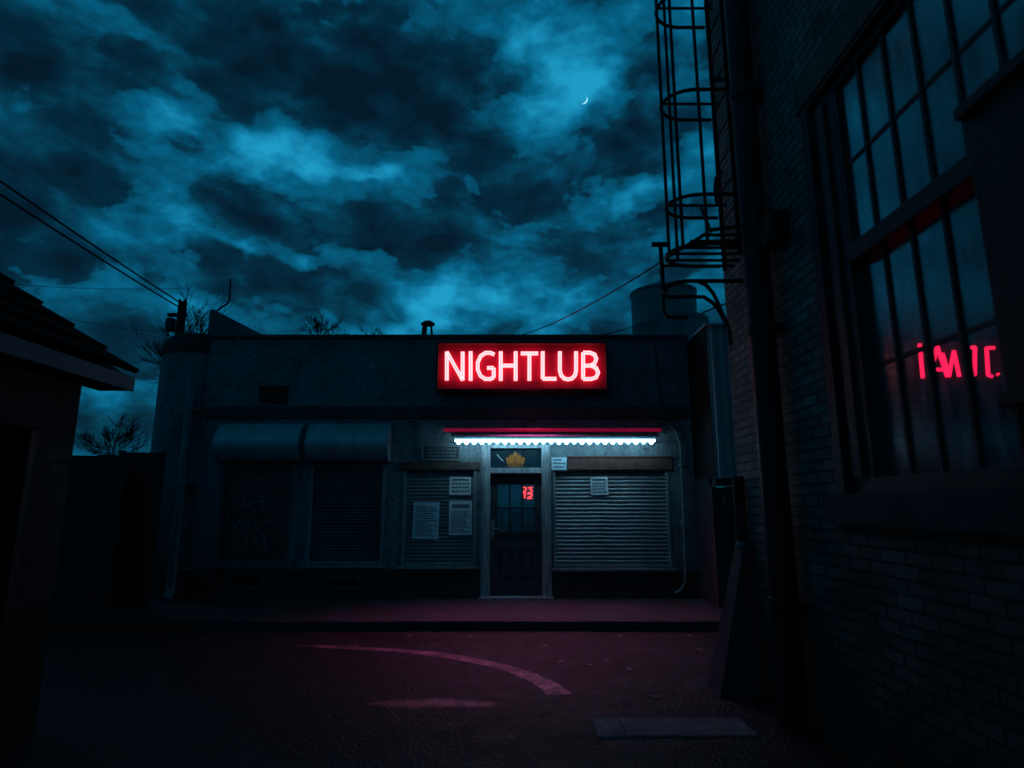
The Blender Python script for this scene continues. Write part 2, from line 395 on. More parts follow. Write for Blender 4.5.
# ------------------------------------------------------------------ nightclub building
Y0 = 10.8
club = thing('nightclub_building', 'low flat-roofed grey rendered shopfront under the red lit sign, shutters either side of its door', 'building', (-1.1, Y0, .12))
XL, XR = -5.45, at(694, 470, Y0).x
ZT = at(512, 335, Y0).z - .06
holes = {}
def R_(k, *a): holes[k] = rect(*a, Y0); return holes[k]
R_('s1', 218, 467, 292, 565); R_('s2', 308, 467, 384, 565); R_('s3', 402, 471, 476, 566); R_('s4', 553, 472, 671, 568)
dx0, dx1 = at(481, 520, Y0).x, at(551, 520, Y0).x
holes['d'] = (dx0, dx1, .12, at(512, 445, Y0).z)
mb = wall_holes(MB(), XL, XR, .12, ZT, Y0, Y0 + .3, list(holes.values()))
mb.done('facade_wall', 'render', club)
mb = MB(); mb.box(XL, XL + .3, Y0 + .302, 17, .12, ZT - .01); mb.box(XR - .3, XR, Y0 + .302, 17, .12, ZT - .01); mb.box(XL, XR, 17, 17.3, .12, ZT - .02)
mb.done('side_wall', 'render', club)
MB().box(XL + .29, XR - .29, Y0 + .29, 17.05, 4.2, 4.3).done('roof', 'roof_felt', club)
MB().box(XL + .3, XR - .3, Y0 + .75, Y0 + .8, .13, 4.2).done('inner_wall', 'dark', club)
# brick plinth strips under the openings
mb = MB()
zs = holes['s1'][2] - .08
mb.box(XL + .003, dx0 - .03, Y0 - .03, Y0 + .01, .12, zs); mb.box(dx1 + .03, XR - .003, Y0 - .03, Y0 + .01, .12, zs - .02)
mb.done('plinth', 'plinth', club)
# coping and string course
MB().box(XL - .03, XR + .03, Y0 - .05, Y0 + .35, ZT, ZT + .06, .012).done('coping', 'coping', club)
zc0, zc1 = at(512, 419, Y0).z, at(512, 407, Y0).z
mb = MB(); mb.prism([(Y0 - .003, zc0), (Y0 - .05, zc0 + .02), (Y0 - .06, zc0 + .1), (Y0 - .09, zc1 - .03), (Y0 - .09, zc1), (Y0 - .003, zc1 + .02)], 'X', XL + .05, XR + .06)
mb.done('string_course', 'coping', club)
# rounded corner turret on the left
mb = MB(); c = (-5.90, 11.42, 0)
mb.lathe([(.67, .12), (.67, 4.36)], c, 48)
mb.done('corner_turret', 'render', club, smooth=True)
mb = MB(); mb.lathe([(.67, 4.361), (.70, 4.365), (.70, 4.42), (.68, 4.55), (.62, 4.66), (.52, 4.74), (.36, 4.79), (.05, 4.82)], c, 48)
mb.done('turret_cap', 'roof_felt', club, smooth=True)
# sloping gable end of the parapet
a, b_ = at(212, 311, 11.2), at(262, 335, 11.2)
mb = MB(); mb.prism([(a.x, ZT - .1), (b_.x + .25, ZT - .1), (b_.x + .25, ZT + .05), (a.x + .08, a.z), (a.x, a.z)], 'Y', 11.12, 11.35); mb.done('gable_parapet', 'render', club)

def slats(mb, X0, X1, Z0, Z1, y, pitch, depth=.012):
    n = max(3, int(round((Z1 - Z0) / pitch))); p = (Z1 - Z0) / n; prof = []
    for i in range(n):
        zt = Z1 - i * p
        for t, d in ((0.02, 0), (.12, .35), (.3, .85), (.5, 1), (.72, .8), (.88, .35), (.96, .0)):
            prof.append((y - depth * d, zt - t * p))
    from mathutils import noise as mn
    m = 28; seed = X0 * 7.3
    def pt(i, k):
        x = X0 + (X1 - X0) * k / m; y_, z_ = prof[i]
        d = mn.noise((x * 2.2 + seed, z_ * 2.6, 1.7)) * .006 + mn.noise((x * 7 + seed, z_ * 9, 4.1)) * .002
        return (x, y_ + d * (0 if k in (0, m) else 1), z_ + mn.noise((x * 3, seed, z_ * .7)) * .003)
    V_ = [[mb.b.verts.new(pt(i, k)) for k in range(m + 1)] for i in range(len(prof))]
    for i in range(len(prof) - 1):
        for k in range(m): mb.b.faces.new((V_[i][k], V_[i][k + 1], V_[i + 1][k + 1], V_[i + 1][k]))
    return mb
def shutter(key, material, pitch, hood=None, label=None, rail_m='rail', depth=.012):
    X0, X1, Z0, Z1 = holes[key]
    s = slats(MB(), X0 + .005, X1 - .005, Z0, Z1, Y0 + .06, pitch, depth).done('roller_shutter', material, club)
    if label: s['label'] = label
    for xx in (X0, X1 - .05):
        MB().box(xx + .001, xx + .049, Y0 - .012, Y0 + .06, Z0, Z1 - .002, .005).done('guide_rail', rail_m, s)
    MB().box(X0 - .05, X1 + .05, Y0 - .07, Y0 + .1, Z0 - .05, Z0 - .001, .006).done('sill', rail_m, s)
    MB().box(X0 + .052, X1 - .052, Y0 + .03, Y0 + .058, Z0 + .002, Z0 + .06, .006).done('bottom_bar', rail_m, s)
    if hood:
        h0, h1, hz0, hz1 = hood; hh = hz1 - hz0; prof = [(Y0 - .004, hz1)]
        for k in range(15):
            t = k / 14; prof.append((Y0 - .02 - .34 * sin(pi * (.04 + .86 * t)) ** .75, hz1 - hh * (t ** .95)))
        prof.append((Y0 - .004, hz0))
        MB().prism(prof, 'X', h0, h1).done('shutter_box', 'hood', s, smooth=True)
        for xe in (h0 - .02, h1 + .001):
            pr = [(Y0 - .004, hz1 + .01)] + [(y - .012 if 0 < i < len(prof) - 1 else y, z) for i, (y, z) in enumerate(prof)][1:-1] + [(Y0 - .004, hz0 - .01)]
            MB().prism(pr, 'X', xe, xe + .019).done('end_plate', 'hood', s)
    return s
hz0, hz1 = at(256, 461, Y0 - .2).z, at(256, 423, Y0 - .2).z
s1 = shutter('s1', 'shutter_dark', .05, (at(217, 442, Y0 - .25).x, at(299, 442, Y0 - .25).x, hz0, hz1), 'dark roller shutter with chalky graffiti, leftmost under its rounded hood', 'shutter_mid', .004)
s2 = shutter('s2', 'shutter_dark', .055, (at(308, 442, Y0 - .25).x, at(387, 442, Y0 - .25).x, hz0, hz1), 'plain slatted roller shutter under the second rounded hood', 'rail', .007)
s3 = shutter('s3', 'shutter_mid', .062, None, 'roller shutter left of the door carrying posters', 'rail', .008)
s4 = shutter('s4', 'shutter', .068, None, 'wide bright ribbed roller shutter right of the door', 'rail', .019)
# graffiti strokes
def gpt(x, y): return at(200 + x / 4.045, 410 + y / 4.045, Y0 + .05)
gst = [[(115, 445), (105, 400), (98, 370), (120, 335), (140, 350), (135, 385), (112, 395)], [(150, 410), (165, 360), (180, 350), (190, 400)], [(158, 385), (188, 380)],
       [(225, 372), (205, 365), (200, 395), (222, 402)], [(240, 330), (252, 360), (258, 410)], [(232, 372), (290, 365)],
       [(130, 440), (140, 480), (155, 445), (168, 478), (180, 440)], [(195, 450), (195, 480), (215, 478)], [(197, 465), (213, 462)], [(225, 450), (226, 480), (245, 478)], [(255, 455), (295, 450)],
       [(140, 500), (135, 545), (160, 562), (188, 550), (190, 510), (165, 495), (140, 500)], [(205, 555), (222, 500), (240, 548)], [(210, 532), (236, 530)], [(255, 490), (262, 560), (275, 545)], [(240, 515), (330, 520)]]
mb = MB()
for st in gst:
    P = []
    for i in range(len(st) - 1):
        for k in range(4):
            t = k / 4; P.append(gpt(st[i][0] + (st[i + 1][0] - st[i][0]) * t + random.uniform(-1, 1), st[i][1] + (st[i + 1][1] - st[i][1]) * t))
    P.append(gpt(*st[-1]))
    mb.tube(P, random.uniform(.006, .011), 5)
mb.done('graffiti', 'graffiti', s1)
# beam over the third shutter, timber lintel over the fourth
X0, X1, Z0, Z1 = rect(399, 462, 479, 470, Y0)
MB().box(X0, X1, Y0 - .03, Y0 + .02, Z0, Z1, .008).done('lintel', 'timber_old', club)
X0, X1, Z0, Z1 = rect(567.5, 458, 672, 470, Y0)
mb = MB(); mb.box(X0, X1, Y0 - .03, Y0 + .02, Z0, Z1, .008); mb.box(X0, X1 + .03, Y0 - .045, Y0 + .02, Z1 + .001, Z1 + .03, .005)
mb.done('lintel', 'timber', club, label='brown timber lintel over the wide shutter')
# vents
for (x0, y0, x1, y1) in ((230, 573, 266, 590), (328, 575, 362, 590)):
    X0, X1, Z0, Z1 = rect(x0, y0, x1, y1, Y0)
    mb = MB(); f = .06
    mb.box(X0, X1, Y0 - .06, Y0 - .031, Z1 - f, Z1, .004); mb.box(X0, X1, Y0 - .06, Y0 - .031, Z0, Z0 + f, .004)
    mb.box(X0, X0 + f, Y0 - .06, Y0 - .031, Z0 + f, Z1 - f); mb.box(X1 - f, X1, Y0 - .06, Y0 - .031, Z0 + f, Z1 - f)
    v = mb.done('air_vent', 'coping', club)
    mb = MB()
    for k in range(5):
        zz = Z0 + f + (Z1 - Z0 - 2 * f) * (k + .5) / 5; mb.box(X0 + f, X1 - f, Y0 - .045, Y0 - .033, zz - .008, zz + .008)
    mb.done('grille', 'dark', v)
X0, X1, Z0, Z1 = rect(261, 385, 288, 402, Y0)
mb = MB(); mb.box(X0, X1, Y0 - .1, Y0 + .01, Z0, Z1 - .03, .01); mb.prism([(Y0, Z1), (Y0 - .16, Z1 - .05), (Y0 - .16, Z1 - .07), (Y0, Z1 - .02)], 'X', X0 - .02, X1 + .02)
v = mb.done('extractor_vent', 'vent', club)
mb = MB()
for k in range(5): zz = Z0 + .03 + k * .04; mb.box(X0 + .02, X1 - .02, Y0 - .115, Y0 - .101, zz, zz + .015)
mb.done('louvre', 'vent', v)
# door set
DYf = Y0 + .02
zl0, zl1 = at(515, 473.5, Y0).z, at(515, 468, Y0).z
zt = holes['d'][3]
w = at(490, 520, Y0).x - dx0
mb = MB()
for xa, xb in ((dx0 + .001, dx0 + w), (dx1 - w, dx1 - .001)):
    mb.box(xa, xb, Y0 - .06, Y0 + .2, .12, zt - .001, .008)
    xm = (xa + xb) / 2; mb.box(xm - .03, xm + .03, Y0 - .085, Y0 - .061, .3, zt - .03, .006)
mb.box(dx0 + w, dx1 - w, Y0 - .06, Y0 + .2, zl0, zl1, .006); mb.box(dx0 + w, dx1 - w, Y0 - .05, Y0 + .2, zt - .06, zt - .002, .006)
mb.box(dx0 - .02, dx1 + .02, Y0 - .12, Y0 + .1, .121, .15, .006)
frame = mb.done('door_frame', 'wood_frame', club)
lx0, lx1 = dx0 + w + .004, dx1 - w - .004
MB().box(lx0, lx1, Y0 + .08, Y0 + .088, zl1 + .002, zt - .062).done('transom_pane', 'fan_glass', frame)
# crown emblem on the fanlight
cs = lambda x, y: at(390 + x / 5.906, 410 + y / 5.906, Y0 + .05)
crown = [(700, 339), (690, 315), (684, 284), (694, 275), (702, 284), (708, 266), (716, 262), (722, 274), (730, 254), (740, 246), (750, 254), (758, 274), (764, 262), (772, 266), (778, 284), (787, 275), (797, 284), (791, 315), (782, 339)]
P = [cs(*p) for p in crown]
mb = MB(); mb.prism([(p.x, p.z) for p in P], 'Y', Y0 + .05, Y0 + .062); emb = mb.done('emblem', 'gold', frame, label='faded gold crown emblem on the fanlight')
for pts in ([(690, 322), (740, 317), (790, 322)], [(694, 336), (740, 332), (787, 336)], [(703, 315), (705, 292), (715, 276)], [(722, 315), (724, 290), (730, 272)], [(740, 314), (740, 268)], [(758, 315), (756, 290), (750, 272)], [(777, 315), (775, 292), (765, 276)]):
    MB().tube([cs(*q) - Vector((0, .008, 0)) for q in pts], .0075, 5).done('crown_rib', 'timber' if len(pts) == 2 or pts[0][1] > 320 else 'gold', emb)
mb = MB(); mb.tube([cs(632, 262), cs(645, 278), cs(668, 302)], .008, 6); mb.done('paint_scratch', 'paper', frame)
# door leaf
zb, zd = .16, zl0 - .004
px0, px1, pz0, pz1 = rect(497, 484, 535, 533, Y0 + .06)
lo = rect(498, 549, 514, 580, Y0 + .06); lo2 = rect(519, 549, 534, 580, Y0 + .06)
mb = wall_holes(MB(), lx0, lx1, zb, zd, Y0 + .06, Y0 + .11, [(px0, px1, pz0, pz1), lo, lo2])
door = mb.done('door', 'door', club)
for (a, b2, c_, d) in (lo, lo2):
    mb = MB(); mb.box(a, b2, Y0 + .085, Y0 + .1, c_, d); mb.box(a + .05, b2 - .05, Y0 + .07, Y0 + .0845, c_ + .05, d - .05, .01); mb.done('panel', 'door', door)
cw, ch = (px1 - px0) / 3, (pz1 - pz0) / 2
for i in range(3):
    for j in range(2):
        MB().box(px0 + cw * i + .008, px0 + cw * (i + 1) - .008, Y0 + .082, Y0 + .087, pz0 + ch * j + .008, pz0 + ch * (j + 1) - .008).done('pane', 'door_glass', door)
mb = MB()
for i in (1, 2): mb.box(px0 + cw * i - .014, px0 + cw * i + .014, Y0 + .056, Y0 + .105, pz0, pz1)
mb.box(px0, px1, Y0 + .053, Y0 + .102, pz0 + ch - .014, pz0 + ch + .014)
mb.box(px0 - .03, px1 + .03, Y0 + .042, Y0 + .059, pz0 - .03, pz0 - .001, .004); mb.box(px0 - .03, px1 + .03, Y0 + .045, Y0 + .059, pz1 + .001, pz1 + .02, .004)
mb.done('glazing_bars', 'sash', door)
hp = at(492.5, 530, Y0)
mb = MB(); mb.box(hp.x - .028, hp.x + .028, Y0 + .045, Y0 + .0595, hp.z - .17, hp.z + .17, .006)
mb.tube([(hp.x, Y0 + .05, hp.z + .02), (hp.x, Y0 - .01, hp.z + .02), (hp.x + .1, Y0 - .015, hp.z + .02)], .012, 8)
mb.lathe([(.015, -.02), (.024, -.01), (.024, .01), (.015, .02)], (hp.x, Y0 + .035, hp.z - .1), 12)
mb.done('handle', 'rail', door)

# red digits behind the door glass
def seg_strokes(ch):
    S = {'2': [[(0, .9), (.15, 1), (.8, 1), (1, .85), (1, .6), (0, .1), (0, 0), (1, 0)]], '3': [[(0, 1), (1, 1), (.45, .55), (.9, .5), (1, .25), (.8, 0), (0, 0)]],
         '1': [[(.1, .8), (.5, 1), (.5, 0)]]}
    return S[ch]
dg = thing('neon_digits', 'small glowing red digits 23 over 12 in the door window', 'neon sign', tuple(at(527, 498, Y0 + .075)))
for ch_, x0, x1, y0, y1 in (('2', 783, 806, 458, 488), ('3', 815, 840, 458, 488), ('1', 788, 804, 496, 522), ('2', 812, 840, 496, 522)):
    mb = MB()
    for st in seg_strokes(ch_):
        mb.tube([at(390 + (x0 + p[0] * (x1 - x0)) / 5.906, 410 + (y1 - p[1] * (y1 - y0)) / 5.906, Y0 + .075) for p in st], .0105, 6)
    mb.done('digit', 'digit', dg)

# main sign
SY = Y0 - .26
sx0, sx1, sz0, sz1 = rect(436, 341.5, 608, 390.5, SY)
sign = thing('neon_sign', 'large lit red box sign reading NIGHTLUB above the door', 'neon sign', ((sx0 + sx1) / 2, Y0, sz0))
t = .035
mb = MB(); mb.box(sx0, sx1, SY, Y0 - .002, sz0, sz0 + t, .005); mb.box(sx0, sx1, SY, Y0 - .002, sz1 - t, sz1, .005)
mb.box(sx0, sx0 + t, SY + .001, Y0 - .002, sz0 + t, sz1 - t); mb.box(sx1 - t, sx1, SY + .001, Y0 - .002, sz0 + t, sz1 - t)
mb.done('frame', 'sign_frame', sign)
BYs = SY + .13
MB().box(sx0 + t, sx1 - t, BYs, BYs + .03, sz0 + t, sz1 - t).done('back_panel', 'sign_back', sign)
LP = lambda x, y: at(425 + x / 5.251, 330 + y / 5.251, BYs - .06)
def sharp(st):
    out = [[st[0]]]
    for i in range(1, len(st)):
        out[-1].append(st[i])
        if i < len(st) - 1:
            a = Vector((st[i][0] - st[i-1][0], st[i][1] - st[i-1][1])); b = Vector((st[i+1][0] - st[i][0], st[i+1][1] - st[i][1]))
            if a.angle(b) > radians(60): out.append([st[i]])
    return out
letters = {
 'N': [[(115, 264), (115, 116), (198, 264), (198, 116)]], 'I': [[(240, 114), (240, 266)]],
 'G': [[(364, 130), (345, 121), (318, 121), (292, 138), (277, 172), (277, 208), (291, 241), (316, 258), (342, 258), (361, 250), (361, 200), (326, 200)]],
 'H': [[(398, 114), (398, 266)], [(476, 114), (476, 266)], [(398, 188), (476, 188)]], 'T': [[(503, 124), (594, 124)], [(548, 124), (548, 266)]],
 'L': [[(618, 114), (618, 257), (690, 257)]], 'U': [[(708, 114), (708, 215), (715, 240), (732, 256), (751, 260), (770, 256), (787, 240), (793, 215), (793, 114)]],
 'B': [[(830, 120), (830, 258), (872, 258), (898, 249), (909, 225), (898, 200), (872, 188), (830, 188)], [(830, 120), (866, 120), (890, 130), (899, 152), (890, 176), (866, 188)]]}
def offset2(P, d):
    out = []
    for i, p in enumerate(P):
        a = P[max(i - 1, 0)]; b = P[min(i + 1, len(P) - 1)]
        def nn(q): q = q.normalized(); return Vector((-q.z, 0, q.x))
        if 0 < i < len(P) - 1:
            n1, n2 = nn(p - a), nn(b - p); n = (n1 + n2); k = max(.35, n.length / 2); n = n.normalized() * min(1.6, 1 / k)
        else: n = nn(b - a)
        out.append(p + n * d)
    return out
for L_, sts in letters.items():
    body = MB(); tubes = MB()
    for st in [q for t_ in sts for q in sharp(t_)]:
        P = [LP(*p) for p in st]
        body.tube(P, .034, 10)
        for d in (-.02, .02): tubes.tube([p + Vector((0, -.03, 0)) for p in offset2(P, d)], .010, 6)
    lo_ = body.done('letter', 'letter', sign, smooth=True)
    tubes.done('tube', 'letter_tube', lo_, smooth=True)

# light fitting and red strip under the sign
TY = Y0 - .33
a, b_ = at(455, 440.5, TY), at(655, 440.5, TY)
fit = thing('strip_light', 'long white glowing tube light with scalloped bulbs over the door', 'strip light', ((a.x + b_.x) / 2, Y0, a.z))
MB().tube([a, b_], .022, 12).done('tube', 'tube', fit, smooth=True)
n = 26
for k in range(n):
    x = a.x + (b_.x - a.x) * (k + .5) / n
    MB().lathe([(.010, -.066), (.024, -.058), (.034, -.045), (.037, -.028), (.036, -.014)], (x, TY, a.z - .0), 12).done('bulb', random.choice(['tube', 'tube', 'tube_dim', 'tube_hot']), fit, smooth=True)
hz = at(555, 436.5, TY).z
mb = MB(); mb.prism([(Y0 - .003, hz + .05), (TY - .02, hz + .02), (TY - .07, hz - .012), (TY - .072, hz - .004), (TY - .02, hz + .032), (Y0 - .003, hz + .062)], 'X', a.x - .06, b_.x + .08)
mb.done('hood', 'tube_hood', fit)
for xx in (a.x - .02, (a.x + b_.x) / 2, b_.x + .02): MB().box(xx - .015, xx + .015, TY, Y0 - .003, a.z - .012, a.z + .012).done('bracket', 'vent', fit)
ra, rb = at(444, 430, Y0 - .2), at(661, 430, Y0 - .2)
mb = MB(); mb.tube([ra, rb], .03, 10); o = mb.done('red_strip', 'red_strip_emis', None, smooth=True); tag(o, 'thin dim red strip running along the wall just above the white tube light', 'neon strip')  # plain red strip drawn with dim emission
for t_ in (.02, .34, .66, .98): xx = ra.x + (rb.x - ra.x) * t_; MB().box(xx - .012, xx + .012, Y0 - .19, Y0 - .003, ra.z - .012, ra.z + .012).done('bracket', 'vent', o)

# posters, notices, plaques
def poster(name, x0, y0, x1, y1, Y, label, cat, pm='paper', rows=8, head=False, tilt=0, group=None, im='ink', frame_=False):
    X0, X1, Z0, Z1 = rect(x0, y0, x1, y1, Y)
    r_ = Matrix.Rotation(radians(tilt), 4, 'Y')
    o = MB().box(X0, X1, Y - .006, Y, Z0, Z1, 0, r_).done(name, pm); tag(o, label, cat, group)
    mb = MB(); H = Z1 - Z0; W = X1 - X0
    zz = Z1 - .1 * H
    if head:
        mb.box(X0 + .12 * W, X1 - .12 * W, Y - .0095, Y - .007, zz - .11 * H, zz, 0); zz -= .2 * H
    dz = (zz - Z0 - .06 * H) / rows
    for k in range(rows):
        x = X0 + .1 * W; xe = X1 - (.1 + .25 * random.random()) * W
        while x < xe:
            l = random.uniform(.05, .2) * W; mb.box(x, min(x + l, X1 - .08 * W), Y - .0095, Y - .007, zz - dz * .55, zz - dz * .1); x += l + .03 * W
        zz -= dz
    mb.done('print', im, o)
    if frame_:
        mb = MB(); e = .03
        mb.box(X0 - e, X1 + e, Y - .02, Y, Z1, Z1 + e); mb.box(X0 - e, X1 + e, Y - .02, Y, Z0 - e, Z0); mb.box(X0 - e, X0, Y - .02, Y, Z0, Z1); mb.box(X1, X1 + e, Y - .02, Y, Z0, Z1)
        mb.done('frame', im, o)
    return o
PY = Y0 + .038
poster('poster', 413, 502, 439, 539, PY, 'dim blue sheet of small print, lower left of the three on the shutter', 'poster', 'paper_blue', 13, False, 1.0)
poster('poster', 449, 501, 472, 535, PY, 'pale tall sheet with heading, nearest the door on the left shutter, below a smaller one', 'poster', 'paper', 10, True, -.6)
poster('poster', 449.5, 477, 471, 495, PY, 'small pale sheet with bold heading, above the tall sheet left of the door', 'poster', 'paper', 3, True, .8)
poster('notice', 590.5, 477, 608, 495, Y0 + .036, 'square white notice with dark scrawl on the wide ribbed shutter', 'notice', 'paper', 4, True, -1.5)
poster('notice', 551.5, 457.5, 566.5, 470, Y0 - .032, 'small pale teal notice at left end of the brown timber lintel', 'notice', 'paper_blue', 3, False, 0)
poster('plaque', 424, 447, 459, 459, Y0 - .02, 'dark framed plaque with faint lines of lettering, left of the fanlight', 'plaque', 'plaque', 3, False, 0, None, 'plaque_text', True)

# pipes and cables on the facade
dp = thing('drainpipe', 'grey vertical drainpipe at the left end of the shopfront beside the round corner', 'drainpipe', (-5.62, 10.6, .12))
zt_ = at(190, 375, 10.6).z
MB().tube([(-5.62, 10.62, .3), (-5.62, 10.62, zt_)], .065, 14).done('pipe', 'pipe', dp, smooth=True)
MB().tube([(-5.62, 10.62, .32), (-5.62, 10.6, .22), (-5.62, 10.5, .14)], .065, 14).done('shoe', 'pipe', dp, smooth=True)
for z in (.6, 2.0, 3.3):
    cl = MB().lathe([(.066, -.04), (.082, -.035), (.082, .035), (.066, .04)], (-5.62, 10.62, z), 14).done('clamp', 'pipe', dp)
    MB().box(-5.64, -5.46, 10.66, 10.82, z - .015, z + .015).done('bracket', 'pipe', cl)
P = [at(x, y, Y0 - .05) for x, y in ((660, 421), (668, 423), (676, 432), (680.5, 445), (682, 480), (684, 525), (685.5, 570), (685, 583), (681, 590), (675, 593))]
o = MB().tube(P, .02, 8).done('conduit', 'pipe', None, smooth=True); tag(o, 'thin bent conduit running down the wall right of the wide shutter', 'conduit')
mb = MB()
for (x, y) in ((683.5, 526), (681.5, 465)): p = at(x, y, Y0 - .05); mb.box(p.x - .035, p.x + .035, Y0 - .08, Y0 - .003, p.z - .025, p.z + .025, .005)
mb.done('clip', 'rail', o)
P = [at(x, y, Y0 - .04) for x, y in ((404, 424), (409, 420.5), (416, 421), (420, 426), (421, 440), (421.5, 457))]
o = MB().tube(P, .016, 8).done('conduit', 'shutter_mid', None, smooth=True); tag(o, 'short hooked conduit between the second shutter hood and the dark plaque', 'conduit')
P = [at(x, y, Y0 - .03) for x, y in ((655, 346), (657, 362), (656, 378), (659, 394), (664, 406))]
o = MB().tube(P, .009, 6).done('cable', 'copper'); tag(o, 'loose black cable hanging down the wall right of the red sign', 'cable')

# roof objects
a = at(230.5, 279, 11.3); b_ = at(229, 303, 11.3); c = at(214, 312.5, 11.3)
o = MB().tube([a, b_ + Vector((.0, 0, .06)), b_ + Vector((-.04, 0, -.02)), c, c + Vector((-.02, 0, -.35))], .018, 8).done('aerial', 'steel_black'); tag(o, 'thin bent aerial mast above the sloping parapet at left', 'aerial')
v = thing('roof_cowl', 'small capped vent cowl standing on the roof edge left of the sign', 'vent', tuple(at(427, 335, 11.4)))
p0 = at(424, 335, 11.4); p1 = at(425, 324, 11.4); p2 = at(432, 335, 11.4); p3 = at(431, 325, 11.4)
MB().tube([p0 - Vector((0, 0, .4)), p0, p1], .05, 10).done('flue', 'steel_black', v, smooth=True)
MB().tube([p2 - Vector((0, 0, .4)), p2, p3], .022, 8).done('stay', 'steel_black', v)
c = at(428, 323, 11.4)
MB().lathe([(.13, -.02), (.14, 0), (.08, .05), (.02, .07)], c - Vector((0, 0, .02)), 16).done('cap', 'steel_black', v, smooth=True)
tk = thing('roof_tank', 'grey cylindrical water tank on the roof beside the caged ladder', 'water tank', (3.45, 13.5, 4.3))
cx = at(664, 315, 13.5).x; zt_ = at(664, 291, 13.5).z; zr = at(664, 322, 13.5).z
mb = MB(); H = zt_
mb.lathe([(.72, 4.35), (.72, 4.9), (.735, 4.92), (.735, 4.98), (.72, 5.0), (.72, 5.55), (.735, 5.57), (.735, 5.63), (.72, 5.65), (.73, H - .14), (.75, H - .12), (.75, H - .06), (.6, H), (.2, H + .04), (.1, H + .04)], (cx, 13.5, 0), 40); mb.done('tank_body', 'tank', tk, smooth=True)
mb = MB(); mb.lathe([(.80, 4.3), (.80, zr - .1), (.82, zr - .08), (.82, zr), (.78, zr + .01)], (cx + .16, 13.5, 0), 40); mb.done('bund', 'tank', tk, smooth=True)

# ------------------------------------------------------------------ clad annexe at right of club
ax = XR + .05; AY = 9.85
an = thing('clad_annexe', 'tall pale corrugated metal clad box in the gap between shopfront and brick wall', 'annexe', (ax + .8, AY, 2.07))
z0, z1 = 2.07, at(725, 327, AY).z
mb = MB(); prof = []; x = ax
k = 0
while x < ax + 1.7:
    prof += [(x, AY), (x + .05, AY), (x + .07, AY - .03), (x + .12, AY - .03)]; x += .14
for i in range(len(prof) - 1):
    a, b_ = prof[i], prof[i + 1]; mb.quad([(a[0], a[1], z0), (b_[0], b_[1], z0), (b_[0], b_[1], z1), (a[0], a[1], z1)])
mb.done('cladding', 'corr', an)
MB().box(ax - .01, ax + 1.72, AY + .004, 12.5, z0 + .001, z1 - .002).done('body', 'black', an)
MB().box(ax - .04, ax + 1.75, AY - .07, 12.55, z1, z1 + .05, .01).done('roof_edge', 'corr', an)
MB().box(ax - .02, ax + 1.75, AY - .06, AY + .2, z0 - .12, z0 - .002, .01).done('beam', 'fence', an)
gt = thing('plank_gate', 'dark vertical plank gate under the corrugated clad box', 'gate', (ax + .7, AY + .05, .12))
mb = MB(); x = ax + .02
while x < ax + 1.6: mb.box(x, x + .135, AY + .03, AY + .06, .16, 1.93 + random.uniform(-.01, .01), .005); x += .142
mb.done('boards', 'fence', gt)
for xx in (ax - .07, ax + 1.62): MB().box(xx, xx + .08, AY, AY + .09, .12, 1.94, .006).done('post', 'fence', gt)
MB().box(ax - .068, ax - .021, AY + .1, 12.4, .125, z0 - .0005).done('return_panel', 'vent', gt)
p = at(724, 501, AY); mb = MB(); mb.lathe([(.01, -.02), (.025, 0), (.01, .02)], (p.x, AY + .01, p.z), 10); mb.box(p.x - .02, p.x + .02, AY + .005, AY + .029, p.z - .06, p.z + .06, .004); mb.done('latch', 'rail', gt)

# ------------------------------------------------------------------ brick building at right
WX = 2.24; CYR = 6.19; TOP = 11.0
rb_ = thing('brick_building', 'tall dark brick building filling the right edge with a large paned window', 'building', (WX + 2.5, 2, 0))
wy0, wy1, wz0, wz1 = 1.60, 4.2, 1.72, 4.62
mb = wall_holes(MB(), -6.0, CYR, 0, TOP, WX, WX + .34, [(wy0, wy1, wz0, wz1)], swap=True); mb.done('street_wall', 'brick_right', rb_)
mb = MB(); mb.box(WX + .342, 8, CYR - .34, CYR - .002, 0, TOP); mb.box(WX + .342, 8, -6, -5.7, 0, TOP); mb.box(7.7, 8, -5.7, CYR - .34, 0, TOP); mb.done('end_wall', 'brick_right', rb_)
MB().box(WX - .1, 8.1, -6.1, CYR + .1, TOP + .001, TOP + .2).done('roof', 'roof_felt', rb_)
MB().box(WX + .345, 7.69, -5.69, CYR - .345, 1.0, 1.05).done('inner_floor', 'dark', rb_)
MB().box(4.2, 4.25, -5.69, CYR - .345, 1.06, TOP - .1).done('partition', 'dark', rb_)
# stone sill and lintel
MB().box(WX - .12, WX + .1, wy0 - .15, wy1 + .1, wz0 - .2, wz0 - .002, .012).done('window_sill', 'stone', rb_)
MB().box(WX - .03, WX + .02, wy0 - .15, wy1 + .12, wz1 + .002, wz1 + .24, .01).done('lintel', 'black', rb_)
GX = WX + .10
# window: frame with two sashes
mb = MB(); fw_ = .14
mb.box(GX - .07, GX + .09, wy1 - .30, wy1 - .001, wz0, wz1 - .001, .006); mb.box(GX - .07, GX + .09, wy0 + .001, wy0 + fw_, wz0, wz1 - .001, .006)
mb.box(GX - .07, GX + .09, wy0 + fw_, wy1 - .30, wz1 - .09, wz1 - .002, .006); mb.box(GX - .1, GX + .09, wy0 + fw_, wy1 - .30, wz0 + .001, wz0 + .1, .006)
mb.box(GX - .095, GX - .071, wy1 - .2, wy1 - .1, wz0 + .1, wz1 - .1, .004)
win = mb.done('window', 'sash', rb_)
zmid = 3.30
for (c0, c1, d0, d1) in ((wy1 - .018, wy1 + .085, wz0, wz1 + .0), (wy0 - .085, wy0 + .018, wz0, wz1 + .0)): MB().box(WX - .016, WX + .02, c0, c1, d0, d1, .004).done('casing', 'black', win)
